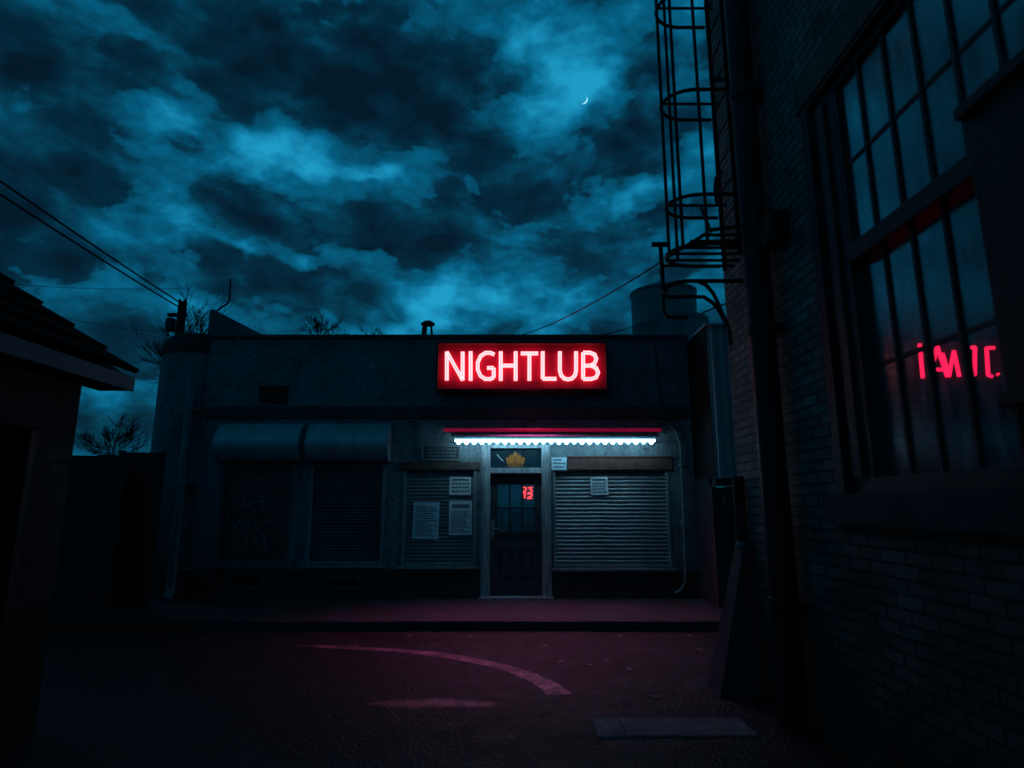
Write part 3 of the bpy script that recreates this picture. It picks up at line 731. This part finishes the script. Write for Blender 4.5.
MB().box(WX - .02, WX + .02, wy0 + .02, wy1 - .02, wz1 - .03, wz1 - .004, .004).done('casing', 'black', win)
mb = MB(); mb.box(GX - .1, GX + .05, wy0 + fw_ + .002, wy1 - .302, zmid - .07, zmid + .05, .01); mb.done('meeting_rail', 'sash', win)
ya, yb = wy0 + fw_ + .002, wy1 - .302
np_ = 8; pw = (yb - ya) / np_
for (za, zb_, gx) in ((wz0 + .1, zmid - .07, GX), (zmid + .05, wz1 - .09, GX - .03)):
    mb = MB(); zc = (za + zb_) / 2
    for k in range(1, np_): yy = ya + pw * k; mb.box(gx - .018, gx + .018, yy - .015, yy + .015, za, zb_, .004)
    mb.box(gx - .011, gx + .011, ya, yb, zc - .013, zc + .013)
    mb.box(gx - .036, gx + .036, yb - .03, yb, za, zb_, .004); mb.box(gx - .036, gx + .036, ya, ya + .05, za, zb_, .004)
    mb.done('sash_bars', 'sash', win)
    MB().box(gx - .003, gx + .003, ya + .002, yb - .002, za, zb_).done('pane', 'glass', win)
# sign reflection in the glass, built as added glowing letters behind it
NP = lambda x, y: at(860 + x / 6.244, 310 + y / 6.244, 4.3)
nst = [[[(372, 212), (392, 424)]], [[(438, 418), (482, 226), (546, 418)], [(455, 372), (528, 372)]], [[(515, 270), (555, 415), (586, 255), (620, 415)]],
       [[(650, 240), (718, 232), (716, 405), (672, 406)]], [[(838, 235), (790, 238), (800, 405), (825, 416)]], [[(858, 398), (864, 404)]]]
wn = thing('window_reflection', 'blurred red reflected lettering, built as glowing strokes behind the panes of the big window', 'neon sign', tuple(NP(600, 420)))
for g_ in nst:
    mb = MB()
    for st in [q for t_ in g_ for q in sharp(t_)]: mb.tube([NP(*p) for p in st], .0125, 8)
    mb.done('letter', 'win_reflection', wn, smooth=True)
p0, p1 = NP(340, 200), NP(880, 430)
mb = MB()
for xx in (p0.x + .05, p1.x - .05): mb.tube([(xx, 4.33, p0.z), (xx, 4.33, wz1 + .6)], .004, 5)
mb.tube([(p0.x, 4.33, p0.z), (p1.x, 4.33, p0.z)], .008, 6); mb.tube([(p0.x, 4.33, p1.z), (p1.x, 4.33, p1.z)], .008, 6)
mb.done('added_rail', 'dark', wn)  # made-up hanger carrying the reflected lettering
# black box shutter in front of the near side of the window
sh = thing('window_shutter', 'plain black steel shutter folded back in front of the big window', 'shutter', (2.12, 2.2, 2.03))
MB().box(2.075, 2.115, 1.45, 2.55, 2.03, 3.46, .006).done('leaf', 'black', sh)
for z in (2.2, 3.2): MB().box(2.116, 2.24, 2.45, 2.49, z, z + .06).done('hinge', 'black', sh)
for z in (2.05, 3.38): MB().box(2.03, 2.074, 1.45, 2.55, z, z + .055, .004).done('ledge', 'black', sh)
# thick black downpipe
bp = thing('black_downpipe', 'thick black downpipe running full height of the brick wall left of the window', 'downpipe', (2.1, 5.0, 0))
MB().tube([(2.10, 5.0, .0), (2.10, 5.0, TOP)], .105, 20).done('pipe', 'black', bp, smooth=True)
for z in (.9, 3.1, 5.3, 7.5):
    co = MB().lathe([(.106, -.05), (.118, -.045), (.118, .045), (.106, .05)], (2.10, 5.0, z), 20).done('collar', 'black', bp)
    MB().box(2.1, 2.239, 4.88, 5.12, z - .025, z + .025).done('bracket', 'black', co)
# unlit lamp on wall
lp = thing('wall_lamp', 'unlit black bulkhead lamp on the brick wall between downpipe and window', 'lamp', (2.2, 4.72, 3.9))
p = at(777, 227, 4.75)
MB().box(2.08, 2.238, 4.62, 4.86, p.z - .1, p.z + .1, .02).done('housing', 'black', lp)
mb = MB(); mb.lathe([(.03, -.05), (.08, -.03), (.09, .02), (.09, .05)], (2.14, 4.74, p.z - .14), 16); mb.done('shade', 'black', lp, smooth=True)
mb = MB(); mb.tube([(2.238, 4.74, p.z + .05), (2.1, 4.74, p.z + .16), (2.0, 4.74, p.z + .1), (2.0, 4.74, p.z - .02)], .015, 8); mb.done('arm', 'black', lp)
# buttress with slim pipe above
bt = thing('wall_buttress', 'dark sloping buttress tapering up at the corner foot of the brick wall', 'buttress', (1.95, 5.8, 0))
a = on_ground(712, 702); tpz = 1.25
bx0 = a.x
YB = 5.82
mb = MB()
def frus(mb, lo, hi):
    (x0, x1, y0, y1, z0), (X0, X1, Y0_, Y1, z1) = lo, hi
    A = [(x0, y0, z0), (x1, y0, z0), (x1, y1, z0), (x0, y1, z0)]; B = [(X0, Y0_, z1), (X1, Y0_, z1), (X1, Y1, z1), (X0, Y1, z1)]
    mb.quad(A); mb.quad(B)
    for i in range(4): mb.quad([A[i], A[(i + 1) % 4], B[(i + 1) % 4], B[i]])
frus(mb, (1.82, 2.237, YB, YB + .36, 0), (2.14, 2.237, YB + .08, YB + .3, tpz))
mb.done('body', 'stone', bt)
MB().lathe([(.055, 0), (.062, .01), (.062, .05), (.055, .06)], (2.175, YB + .19, tpz), 16).done('collar', 'pipe', bt)
o = MB().tube([(2.175, YB + .19, tpz + .06), (2.175, YB + .19, 1.92)], .055, 12).done('standpipe', 'black', None, smooth=True); tag(o, 'slim black standpipe rising from the sloping buttress at the brick corner', 'pipe')

# caged ladder
ld = thing('caged_ladder', 'black caged access ladder hung high on the corner of the brick wall', 'ladder', (2.1, 5.5, 3.97))
LYc = 5.5
for yy in (5.3, 5.7):
    mb = MB(); mb.box(2.06, 2.10, yy - .012, yy + .012, 3.9, 10.9)
    for z in (4.2, 6.0, 7.8, 9.6): mb.box(2.10, 2.239, yy - .012, yy + .012, z - .02, z + .02)
    mb.done('stringer', 'steel_black', ld)
z = 4.1
while z < 8.2:
    MB().tube([(2.08, 5.3, z), (2.08, 5.7, z)], .012, 6).done('rung', 'steel_black', ld); z += .3
def hoop_pts(z, w=.24, xo=1.49):
    P = [(2.06, LYc - w, z)]
    for k in range(15):
        a = -pi / 2 + pi * k / 14; P.append((1.78 - (1.78 - xo) * cos(a), LYc + w * sin(a), z))
    return P + [(2.06, LYc + w, z)]
for z in (4.47, 5.56, 6.66, 7.76):
    MB().tube(hoop_pts(z), .018, 8).done('hoop', 'steel_black', ld, smooth=True)
    MB().tube([(2.06, LYc - .02, z), (1.5, LYc - .02, z)], .014, 6).done('hoop_brace', 'steel_black', ld)
for ang, zlo in ((-90, 3.97), (0, 3.97), (58, 4.0), (-45, 3.97)):
    a = radians(ang); x = 1.78 - .29 * cos(a); y = LYc + .24 * sin(a)
    MB().tube([(x, y, zlo), (x, y, 8.0)], .0165, 8).done('cage_bar', 'steel_black', ld)
MB().tube(hoop_pts(3.97, .27, 1.47), .02, 8).done('hoop', 'steel_black', ld, smooth=True)
mb = MB()
for yy in (5.05, 5.18, 5.32, 5.46, 5.62, 5.76): mb.tube([(1.50 + max(0, 5.4 - yy) * .45, yy, 3.97), (2.2, yy, 3.97)], .015, 6)
mb.tube([(1.7, 5.0, 3.97), (1.48, 5.55, 3.97)], .016, 6); mb.tube([(1.72, 4.98, 3.97), (1.72, 5.2, 4.3)], .016, 6); mb.tube([(1.72, 4.98, 3.985), (1.95, 4.95, 4.0), (2.2, 4.95, 4.0)], .018, 6)
mb.done('bottom_grating', 'steel_black', ld)
mb = MB(); mb.tube([at(x, y, 5.6) for x, y in ((717, 206), (715, 190), (716, 178), (721, 172))], .018, 8); mb.done('grab_hook', 'steel_black', ld)
# gooseneck pipes under the ladder
VY = 5.7
gp = thing('gooseneck_pipes', 'black bent pipework with a T top fixed to the brick corner below the ladder', 'pipework', tuple(at(724, 300, VY)))
def V(pts, dy=0): return [at(x, y, VY + dy) for x, y in pts]
MB().tube(V([(652, 244.5), (667, 244.5)]), .026, 10).done('t_top', 'steel_black', gp, smooth=True)
MB().tube(V([(660.5, 246), (662, 268), (663.5, 291)]), .022, 8).done('riser', 'steel_black', gp, smooth=True)
MB().tube(V([(664, 292), (667, 287), (674, 283), (686, 281), (700, 281), (742, 281)]), .022, 8).done('pipe', 'steel_black', gp, smooth=True)
MB().tube(V([(698, 281.5), (706, 285), (713, 293), (718, 303), (723, 315), (729, 328), (731, 345)], .02), .020, 8).done('pipe', 'steel_black', gp, smooth=True)
MB().tube(V([(662, 295), (668, 297), (690, 296.5), (704, 297), (713, 303), (720, 312), (727, 326)], .05), .020, 8).done('pipe', 'steel_black', gp, smooth=True)
MB().tube(V([(663.5, 291), (664, 312), (667, 317), (688, 318)], .05), .016, 8).done('pipe', 'steel_black', gp, smooth=True)
MB().tube(V([(702, 313), (712, 309), (726, 303.5)], .03), .009, 6).done('stay', 'steel_black', gp)

# ------------------------------------------------------------------ house at left
EX, VYE, EZ = -3.27, 5.2, 2.72
hs = thing('garage_house', 'dark brick garage with stepped tile roof and pale fascia on the left edge', 'house', (-5.5, 1.5, 0))
HX = -3.5; HY = 4.93
mb = wall_holes(MB(), -6.0, HY, 0, 2.75, HX, HX - .25, [(2.1, 4.52, -.01, 2.2)], swap=True); mb.done('side_wall', 'brick_left', hs)
mb = MB(); mb.prism([(HX - .26, 0), (HX - .26, 2.7), (-7, 5.0), (-10.4, 2.7), (-10.4, 0)], 'Y', HY - .25, HY - .002); mb.done('gable_wall', 'brick_left', hs)
mb = MB(); z = .02
while z < 2.2:
    mb.box(HX - .16, HX - .12, 2.1, 4.52, z, min(z + .135, 2.2), .008); z += .14
gdo = mb.done('garage_door', 'garage_door', hs)
MB().box(HX - .13, HX + .02, 4.45, 4.519, .02, 2.19, .006).done('door_post', 'black', gdo)
# roof courses as overlapping stepped slabs
pitch = radians(34); mb = MB(); s = 0.0; cst = .36; ncs = 12
ux, uz = -cos(pitch), sin(pitch)
for k in range(ncs):
    a0 = k * cst; a1 = a0 + cst + .09
    p0 = (EX + ux * a0, EZ + uz * a0); p1 = (EX + ux * a1, EZ + uz * a1)
    nx, nz = sin(pitch), cos(pitch)
    th = .045; lift = .05
    mb.prism([(p0[0] + nx * lift, p0[1] + nz * lift), (p0[0] + nx * (lift + th), p0[1] + nz * (lift + th)), (p1[0] + nx * (.008 + th), p1[1] + nz * (.008 + th)), (p1[0] + nx * .008, p1[1] + nz * .008)], 'Y', -6.0, VYE + random.uniform(-.02, .02))
mb.done('roof', 'tile', hs)
mb = MB(); e = ncs * cst
mb.prism([(EX, EZ), (EX + ux * e, EZ + uz * e), (EX + 2 * ux * e, EZ), (EX + 2 * ux * e, EZ - .08), (EX + ux * e, EZ + uz * e - .1), (EX, EZ - .04)], 'Y', -6.0, VYE - .03); mb.done('roof_deck', 'black', hs)
MB().box(EX - .005, EX + .025, -6.0, VYE + .01, EZ - .115, EZ + .01, .004).done('fascia', 'fascia', hs)
MB().box(HX - .02, EX - .006, -6.0, VYE - .02, EZ - .115, EZ - .09).done('soffit', 'black', hs)

# ------------------------------------------------------------------ fences at left
FY = 9.5
f1 = thing('board_fence', 'dark weathered board fence behind the garage at left', 'fence', (-6.4, FY, 0))
x0 = at(60, 500, FY).x - 1.0; x1 = at(117, 500, FY).x; z1 = at(100, 455, FY).z
mb = MB(); x = x0
while x < x1: mb.box(x, x + .14, FY, FY + .03, .02, z1 + random.uniform(-.02, .02), .004); x += .148
mb.done('boards', 'fence', f1)
mb = MB()
for z in (.5, z1 - .4): mb.box(x0, x1, FY + .031, FY + .09, z - .04, z + .04)
mb.done('rails', 'fence', f1)
f2 = thing('steel_gate', 'black sheet gate closing the gap beside the round corner', 'gate', (-5.8, FY + .4, 0))
a0, a1 = at(116, 500, FY + .3).x, at(160, 500, FY + .3).x; z2 = at(130, 450.5, FY + .3).z
MB().box(a0 + .05, a1, FY + .3, FY + .34, .06, z2 - .04).done('sheet', 'vent', f2)
mb = MB(); mb.box(a0 - .03, a0 + .05, FY + .26, FY + .36, 0, z2, .006); mb.box(a0 + .05, a1, FY + .28, FY + .299, z2 - .1, z2 - .03, .005); mb.box(a0 + .05, a1, FY + .28, FY + .299, .2, .28, .005); mb.done('gate_frame', 'vent', f2)

# ------------------------------------------------------------------ bare trees
def bare_tree(name, label, base, top_z, limb, seed, r0, levels=4, lean=0.0, n0=9, amax=1.0):
    rnd = random.Random(seed)
    root = thing(name, label, 'tree', tuple(base))
    mbt = MB(); mbc = MB()
    top = Vector((base[0], base[1], top_z))
    mbt.tube([Vector(base) - Vector((0, 0, .1)), (Vector(base) + top) / 2 + Vector((.06, 0, 0)), top], r0 * 2.2, 8, r0 * 1.3)
    mbt.done('trunk', 'bark', root, smooth=True)
    def grow(p, d, length, r, lv):
        q = [p]; n = 4
        for i in range(n):
            d = (d + Vector((rnd.uniform(-.15, .15), rnd.uniform(-.15, .15), rnd.uniform(-.08, .16)))).normalized(); q.append(q[-1] + d * length / n)
        mbc.tube(q, r, 4 if lv > 1 else 3, r * .6, cap=False)
        if lv == 0: return
        for _ in range(rnd.choice((4, 4, 5))):
            t = rnd.uniform(.15, 1); i = min(n - 1, int(t * n)); pp = q[i].lerp(q[i + 1], t * n - i)
            ax = Vector((rnd.uniform(-1, 1), rnd.uniform(-.8, .8), rnd.uniform(-.5, .8))).normalized()
            grow(pp, (d + ax * .62).normalized(), length * rnd.uniform(.5, .8), max(.0055, r * .55), lv - 1)
    for k in range(n0):
        a = pi / 2 + (k / (n0 - 1) - .5) * pi * amax + rnd.uniform(-.12, .12)
        d = Vector((cos(a) + lean, rnd.uniform(-.5, .5), sin(a))).normalized()
        grow(top - Vector((0, 0, rnd.uniform(0, .25) * limb)), d, limb * rnd.uniform(.75, 1.1), r0 * .8, levels - 1)
    mbc.done('crown', 'bark', root)
    return root
p = at(189, 362, 17); bare_tree('bare_tree', 'largest bare tree, fanning out behind the utility pole and round corner', (p.x, 17, 0), p.z, .98, 3, .022, 4, -.1, 17, 1.15)
p = at(114, 452, 15); bare_tree('bare_tree', 'low bare bush-like tree just above the board fence at left', (p.x, 15, 0), p.z, .54, 11, .010, 4, 0, 10, 1.1)
p = at(321, 338, 19); bare_tree('bare_tree', 'bare tree with twigs rising above the roofline left of the cowl', (p.x, 19, 0), p.z, .50, 5, .013, 4, 0, 9, .8)
p = at(374, 340, 21); bare_tree('bare_tree', 'bare tree whose tips barely show over the roof next to the cowl', (p.x, 21, 0), p.z, .38, 8, .012, 3, 0, 9, 1.2)

# ------------------------------------------------------------------ utility pole and wires
UY = 14.0
pt = at(183, 302, UY)
up = thing('utility_pole', 'dark timber utility pole rising behind the round corner at left', 'utility pole', (pt.x, UY, 0))
MB().tube([(pt.x, UY, 0), (pt.x, UY, pt.z)], .12, 12, .095).done('pole', 'bark', up, smooth=True)
mb = MB(); mb.box(pt.x - .32, pt.x + .12, UY - .05, UY + .05, pt.z - .36, pt.z - .28, .008); mb.done('crossarm', 'bark', up)
mb = MB(); mb.lathe([(.06, -.42), (.11, -.4), (.11, -.12), (.06, -.1)], (pt.x - .24, UY, pt.z - .3), 12); mb.done('transformer', 'vent', up, smooth=True)
mb = MB()
for dx in (-.08, .05): mb.lathe([(.02, 0), (.035, .02), (.035, .06), (.015, .1)], (pt.x + dx, UY, pt.z - .02), 10)
mb.done('insulator', 'vent', up)
def wire(name, a, b, sag, r, label, group=None, n=24):
    P = []
    for i in range(n + 1):
        t = i / n; q = a.lerp(b, t); q.z -= sag * 4 * t * (1 - t); P.append(q)
    o = MB().tube(P, r, 6).done(name, 'copper'); tag(o, label, 'cable', group); return o
w8 = at(0, 169, 8.0)
far = lambda dz, dx: pt + (w8 - pt) * 3.2 + Vector((dx, 0, dz))
wire('overhead_cable', pt + Vector((-.06, 0, -.02)), far(.3, 0), .25, .017, 'upper of two heavy cables sloping from the utility pole to the left edge')
wire('overhead_cable', pt + Vector((-.06, 0, -.14)), far(.0, -.05), .25, .017, 'lower of two heavy cables sloping from the utility pole to the left edge')
wire('overhead_cable', at(-60, 277, 26), at(190, 288, 30), .25, .012, 'upper faint thin wire crossing low in the sky above the garage roof')
wire('overhead_cable', at(40, 312, 26), at(190, 332, 30), .25, .012, 'lower faint thin wire passing behind the bare tree at left')
wire('overhead_cable', at(512, 337, 14), at(661, 262, 5.72), .12, .009, 'single thin cable rising from the roof to the T-topped pipe at right')
wire('overhead_cable', at(600, 335, 13), at(634, 326, 12.6), .02, .01, 'short cable running over the roof edge into the water tank')

# ------------------------------------------------------------------ litter
lf = None
spots = [(350, 645), (545, 646), (620, 636), (648, 637), (690, 636), (715, 634), (680, 613), (695, 612), (607, 660), (560, 662), (590, 665), (630, 670), (655, 697), (470, 637), (520, 637), (700, 650), (640, 653), (355, 647), (410, 636), (575, 640)]
for i, (x, y) in enumerate(spots):
    if lf is None:
        mb = MB(); Pn = []
        for k in range(9):
            a = 2 * pi * k / 9; r = .05 * (1 + .3 * sin(3 * a)); Pn.append((r * 1.5 * cos(a), r * .7 * sin(a), .008 + .004 * cos(2 * a)))
        c_ = mb.b.verts.new((0, 0, .004)); vs = [mb.b.verts.new(q) for q in Pn]
        for k in range(9): mb.b.faces.new((c_, vs[k], vs[(k + 1) % 9]))
        o = lf = mb.done('dead_leaf', 'leaf')
    else: o = lf.copy(); col.objects.link(o)
    tag(o, 'small pale dead leaf lying on the dark street', 'leaf', 'dead leaves scattered over the street')
    g0 = on_ground(x, y, .12 if y < 622 else 0.0)
    o.location = g0 + Vector((0, 0, .004)); o.rotation_euler = (random.uniform(-.06, .06), random.uniform(-.06, .06), random.uniform(0, 6.28)); s_ = random.uniform(.35, .8); o.scale = (s_, s_, s_)

# ------------------------------------------------------------------ moon
D = 1500.0
mc = at(583.5, 99.5, D); R0 = 4.6 / F * D
d = ray(583.5, 99.5).normalized(); rt = Vector((1, 0, 0)); upv = rt.cross(d).normalized()
mb = MB(); A, B = [], []
rot = radians(-38)
for k in range(25):
    t = -pi / 2 * .98 + pi * .98 * k / 24
    o_ = (cos(t), sin(t)); i_ = (cos(t) * .72, sin(t))
    rr = lambda q: (q[0] * cos(rot) - q[1] * sin(rot), q[0] * sin(rot) + q[1] * cos(rot))
    a, b_ = rr(o_), rr(i_)
    A.append(mc + (rt * a[0] + upv * a[1]) * R0); B.append(mc + (rt * b_[0] + upv * b_[1]) * R0)
for k in range(24): mb.quad([A[k], A[k + 1], B[k + 1], B[k]])
o = mb.done('moon', 'moon'); tag(o, 'thin crescent moon in the clear gap between clouds', 'moon')

# ------------------------------------------------------------------ world: dusk sky with broken cloud
wd = bpy.data.worlds.new('World'); sc.world = wd; wd.use_nodes = True
try: wd.cycles.sampling_method = 'NONE'
except Exception: pass
g = G(wd.node_tree); bg = g.n['Background']
tc = g.new('ShaderNodeTexCoord'); dv = tc.outputs['Generated']
sx = g.new('ShaderNodeSeparateXYZ'); g.l.new(dv, sx.inputs[0])
X, Y, Z = sx.outputs
pv = g.vm('MULTIPLY', dv, (1.0, 1.0, 1.75))
n1 = g.noise(pv, 3.2, 2, .5); n2 = g.noise(pv, 9.5, 6, .56, .2)
vw = g.vm('ADD', pv, g.vm('MULTIPLY', g.vm('SUBTRACT', g.noise(pv, 9.0, 3, .55).outputs['Color'], (.5, .5, .5)), (.16, .16, .16)))
vo = g.new('ShaderNodeTexVoronoi', feature='F1'); g.l.new(vw, vo.inputs['Vector']); vo.inputs['Scale'].default_value = 9.5
AZ = g.m('ARCTAN2', X, Y); EL = g.m('ARCSINE', Z)
# domain-warp the bank lookup so that the cloud banks get ragged edges
cbv = g.new('ShaderNodeCombineXYZ'); g.l.new(AZ, cbv.inputs[0]); g.l.new(EL, cbv.inputs[1])
wv = g.vm('MULTIPLY', g.vm('SUBTRACT', g.noise(pv, 5.0, 4, .6).outputs['Color'], (.5, .5, .5)), (.26, .2, 0))
AE = g.vm('ADD', cbv.outputs[0], wv)
blobs = [(572, 90, 62, 46, .56), (618, 186, 45, 18, .42), (285, 158, 45, 28, .40), (372, 185, 28, 9, .38), (440, 306, 50, 24, .36), (560, 275, 48, 24, .30), (215, 248, 22, 7, .30), (280, 262, 14, 9, .34), (300, 96, 26, 24, .22),
         (178, 95, 40, 30, .10), (480, 312, 130, 22, .16), (245, 115, 30, 24, -.18), (150, 42, 60, 10, .24), (120, 400, 90, 45, -.16), (10, 200, 50, 60, -.22), (20, 110, 40, 40, -.12), (690, 60, 30, 60, -.12), (385, 328, 42, 12, .28), (500, 45, 35, 14, .10), (690, 120, 30, 90, .06), (335, 165, 60, 40, .12), (120, 270, 60, 20, .14),
         (420, 130, 95, 48, -.44), (330, 62, 80, 34, -.28), (228, 212, 48, 26, -.46), (85, 182, 62, 38, -.30), (650, 140, 55, 30, -.34), (470, 225, 80, 26, -.24), (205, 150, 28, 10, -.34), (340, 285, 70, 24, -.28), (230, 275, 70, 26, -.24),
         (600, 318, 60, 22, -.16), (50, 85, 60, 28, -.22), (640, 50, 45, 22, -.16), (600, 235, 60, 18, -.2), (60, 320, 120, 40, -.22), (240, 55, 60, 22, -.16), (400, 235, 60, 20, -.2), (690, 260, 50, 40, -.14), (520, 345, 90, 12, -.1)]
acc = .0
for (px, py, rx, ry, w_) in blobs:
    d = ray(px, py).normalized(); az, el = atan2(d.x, d.y), asin(d.z)
    d2 = ray(px + rx, py).normalized(); d3 = ray(px, py - ry).normalized()
    sa = abs(atan2(d2.x, d2.y) - az); se = abs(asin(d3.z) - el)
    n_ = g.new('ShaderNodeVectorMath', operation='MULTIPLY_ADD'); g.l.new(AE, n_.inputs[0]); n_.inputs[1].default_value = (1 / sa, 1 / se, 0); n_.inputs[2].default_value = (-az / sa, -el / se, 0)
    dd = g.new('ShaderNodeVectorMath', operation='DOT_PRODUCT'); g.l.new(n_.outputs[0], dd.inputs[0]); g.l.new(n_.outputs[0], dd.inputs[1])
    acc = g.m('MULTIPLY_ADD', g.m('POWER', .47, dd.outputs['Value']), w_, acc)
tt = g.m('MULTIPLY_ADD', g.m('SUBTRACT', n1.outputs[0], .5), .55, .50)
tt = g.m('MULTIPLY_ADD', g.m('SUBTRACT', n2.outputs[0], .5), 1.15, tt)
tt = g.m('MULTIPLY_ADD', g.m('SUBTRACT', vo.outputs['Distance'], .42), .42, tt)
tt = g.m('MULTIPLY_ADD', acc, .80, tt)
# two cloud layers: a thin veil with open gaps, and heavier banks with crisp ragged edges, shaded by their own relief
n3 = g.noise(g.vm('ADD', pv, (.012, -.01, .036)), 9.5, 6, .56, .2)
rel = g.m('SUBTRACT', n3.outputs[0], n2.outputs[0])
nf = g.noise(pv, 24, 5, .6)
te = g.m('MULTIPLY_ADD', g.m('SUBTRACT', nf.outputs[0], .5), .30, tt)
veil = g.ramp(te, [(.30, (.0009, .026, .054)), (.52, (.001, .062, .122)), (.66, (.0013, .105, .205)), (.80, (.005, .185, .345)), (1.0, (.012, .31, .53))])
bank = g.ramp(g.m('MULTIPLY_ADD', rel, 1.5, te), [(.10, (.0007, .008, .017)), (.36, (.0008, .020, .041)), (.56, (.001, .046, .090)), (.70, (.0012, .085, .165))])
bm = g.ramp(te, [(.455, 1.0), (.535, 0.0)], 'EASE')
colr = g.mix(bm, veil, bank)
# physically based dusk sky underneath, very weak
sky = g.new('ShaderNodeTexSky'); sky.sky_type = 'NISHITA'; sky.sun_disc = False; sky.sun_elevation = radians(-2.5); sky.sun_rotation = radians(20)
skc = g.mix(1, sky.outputs[0], (.004, .02, .035), 'MULTIPLY')
zen = g.ramp(Z, [(.70, 1.0), (.92, .15)])
g.l.new(g.mix(1, g.mix(1, colr, skc, 'ADD'), zen, 'MULTIPLY'), bg.inputs['Color']); bg.inputs['Strength'].default_value = 1.05

# ------------------------------------------------------------------ lamps
sl = bpy.data.lights.new('dusk_sun', 'SUN'); sl.energy = .012; sl.angle = radians(12); sl.color = (.55, .85, 1.0)
so = bpy.data.objects.new('dusk_sun', sl); col.objects.link(so); so.rotation_euler = (radians(50), 0, radians(-160))
spl = bpy.data.lights.new('sign_spill_boost', 'SPOT'); spl.energy = 225; spl.color = (1.0, .08, .42); spl.spot_size = radians(80); spl.spot_blend = 1.0; spl.shadow_soft_size = .35  # added red spot, boosts the sign's spill on the road
spo = bpy.data.objects.new('sign_spill_boost', spl); col.objects.link(spo)
spo.scale = (1.75, 1, 1)
spo.location = ((sx0 + sx1) / 2, SY - .15, sz0 + .1)
spo.rotation_euler = (Vector((.5, 8.9, 0)) - spo.location).to_track_quat('-Z', 'Y').to_euler()

sc.view_settings.view_transform = 'Standard'; sc.view_settings.look = 'None'; sc.view_settings.exposure = 0; sc.view_settings.gamma = 1
sc.render.engine = 'CYCLES'
sc.cycles.max_bounces = 6; sc.cycles.diffuse_bounces = 2; sc.cycles.glossy_bounces = 3; sc.cycles.transparent_max_bounces = 8; sc.cycles.transmission_bounces = 2
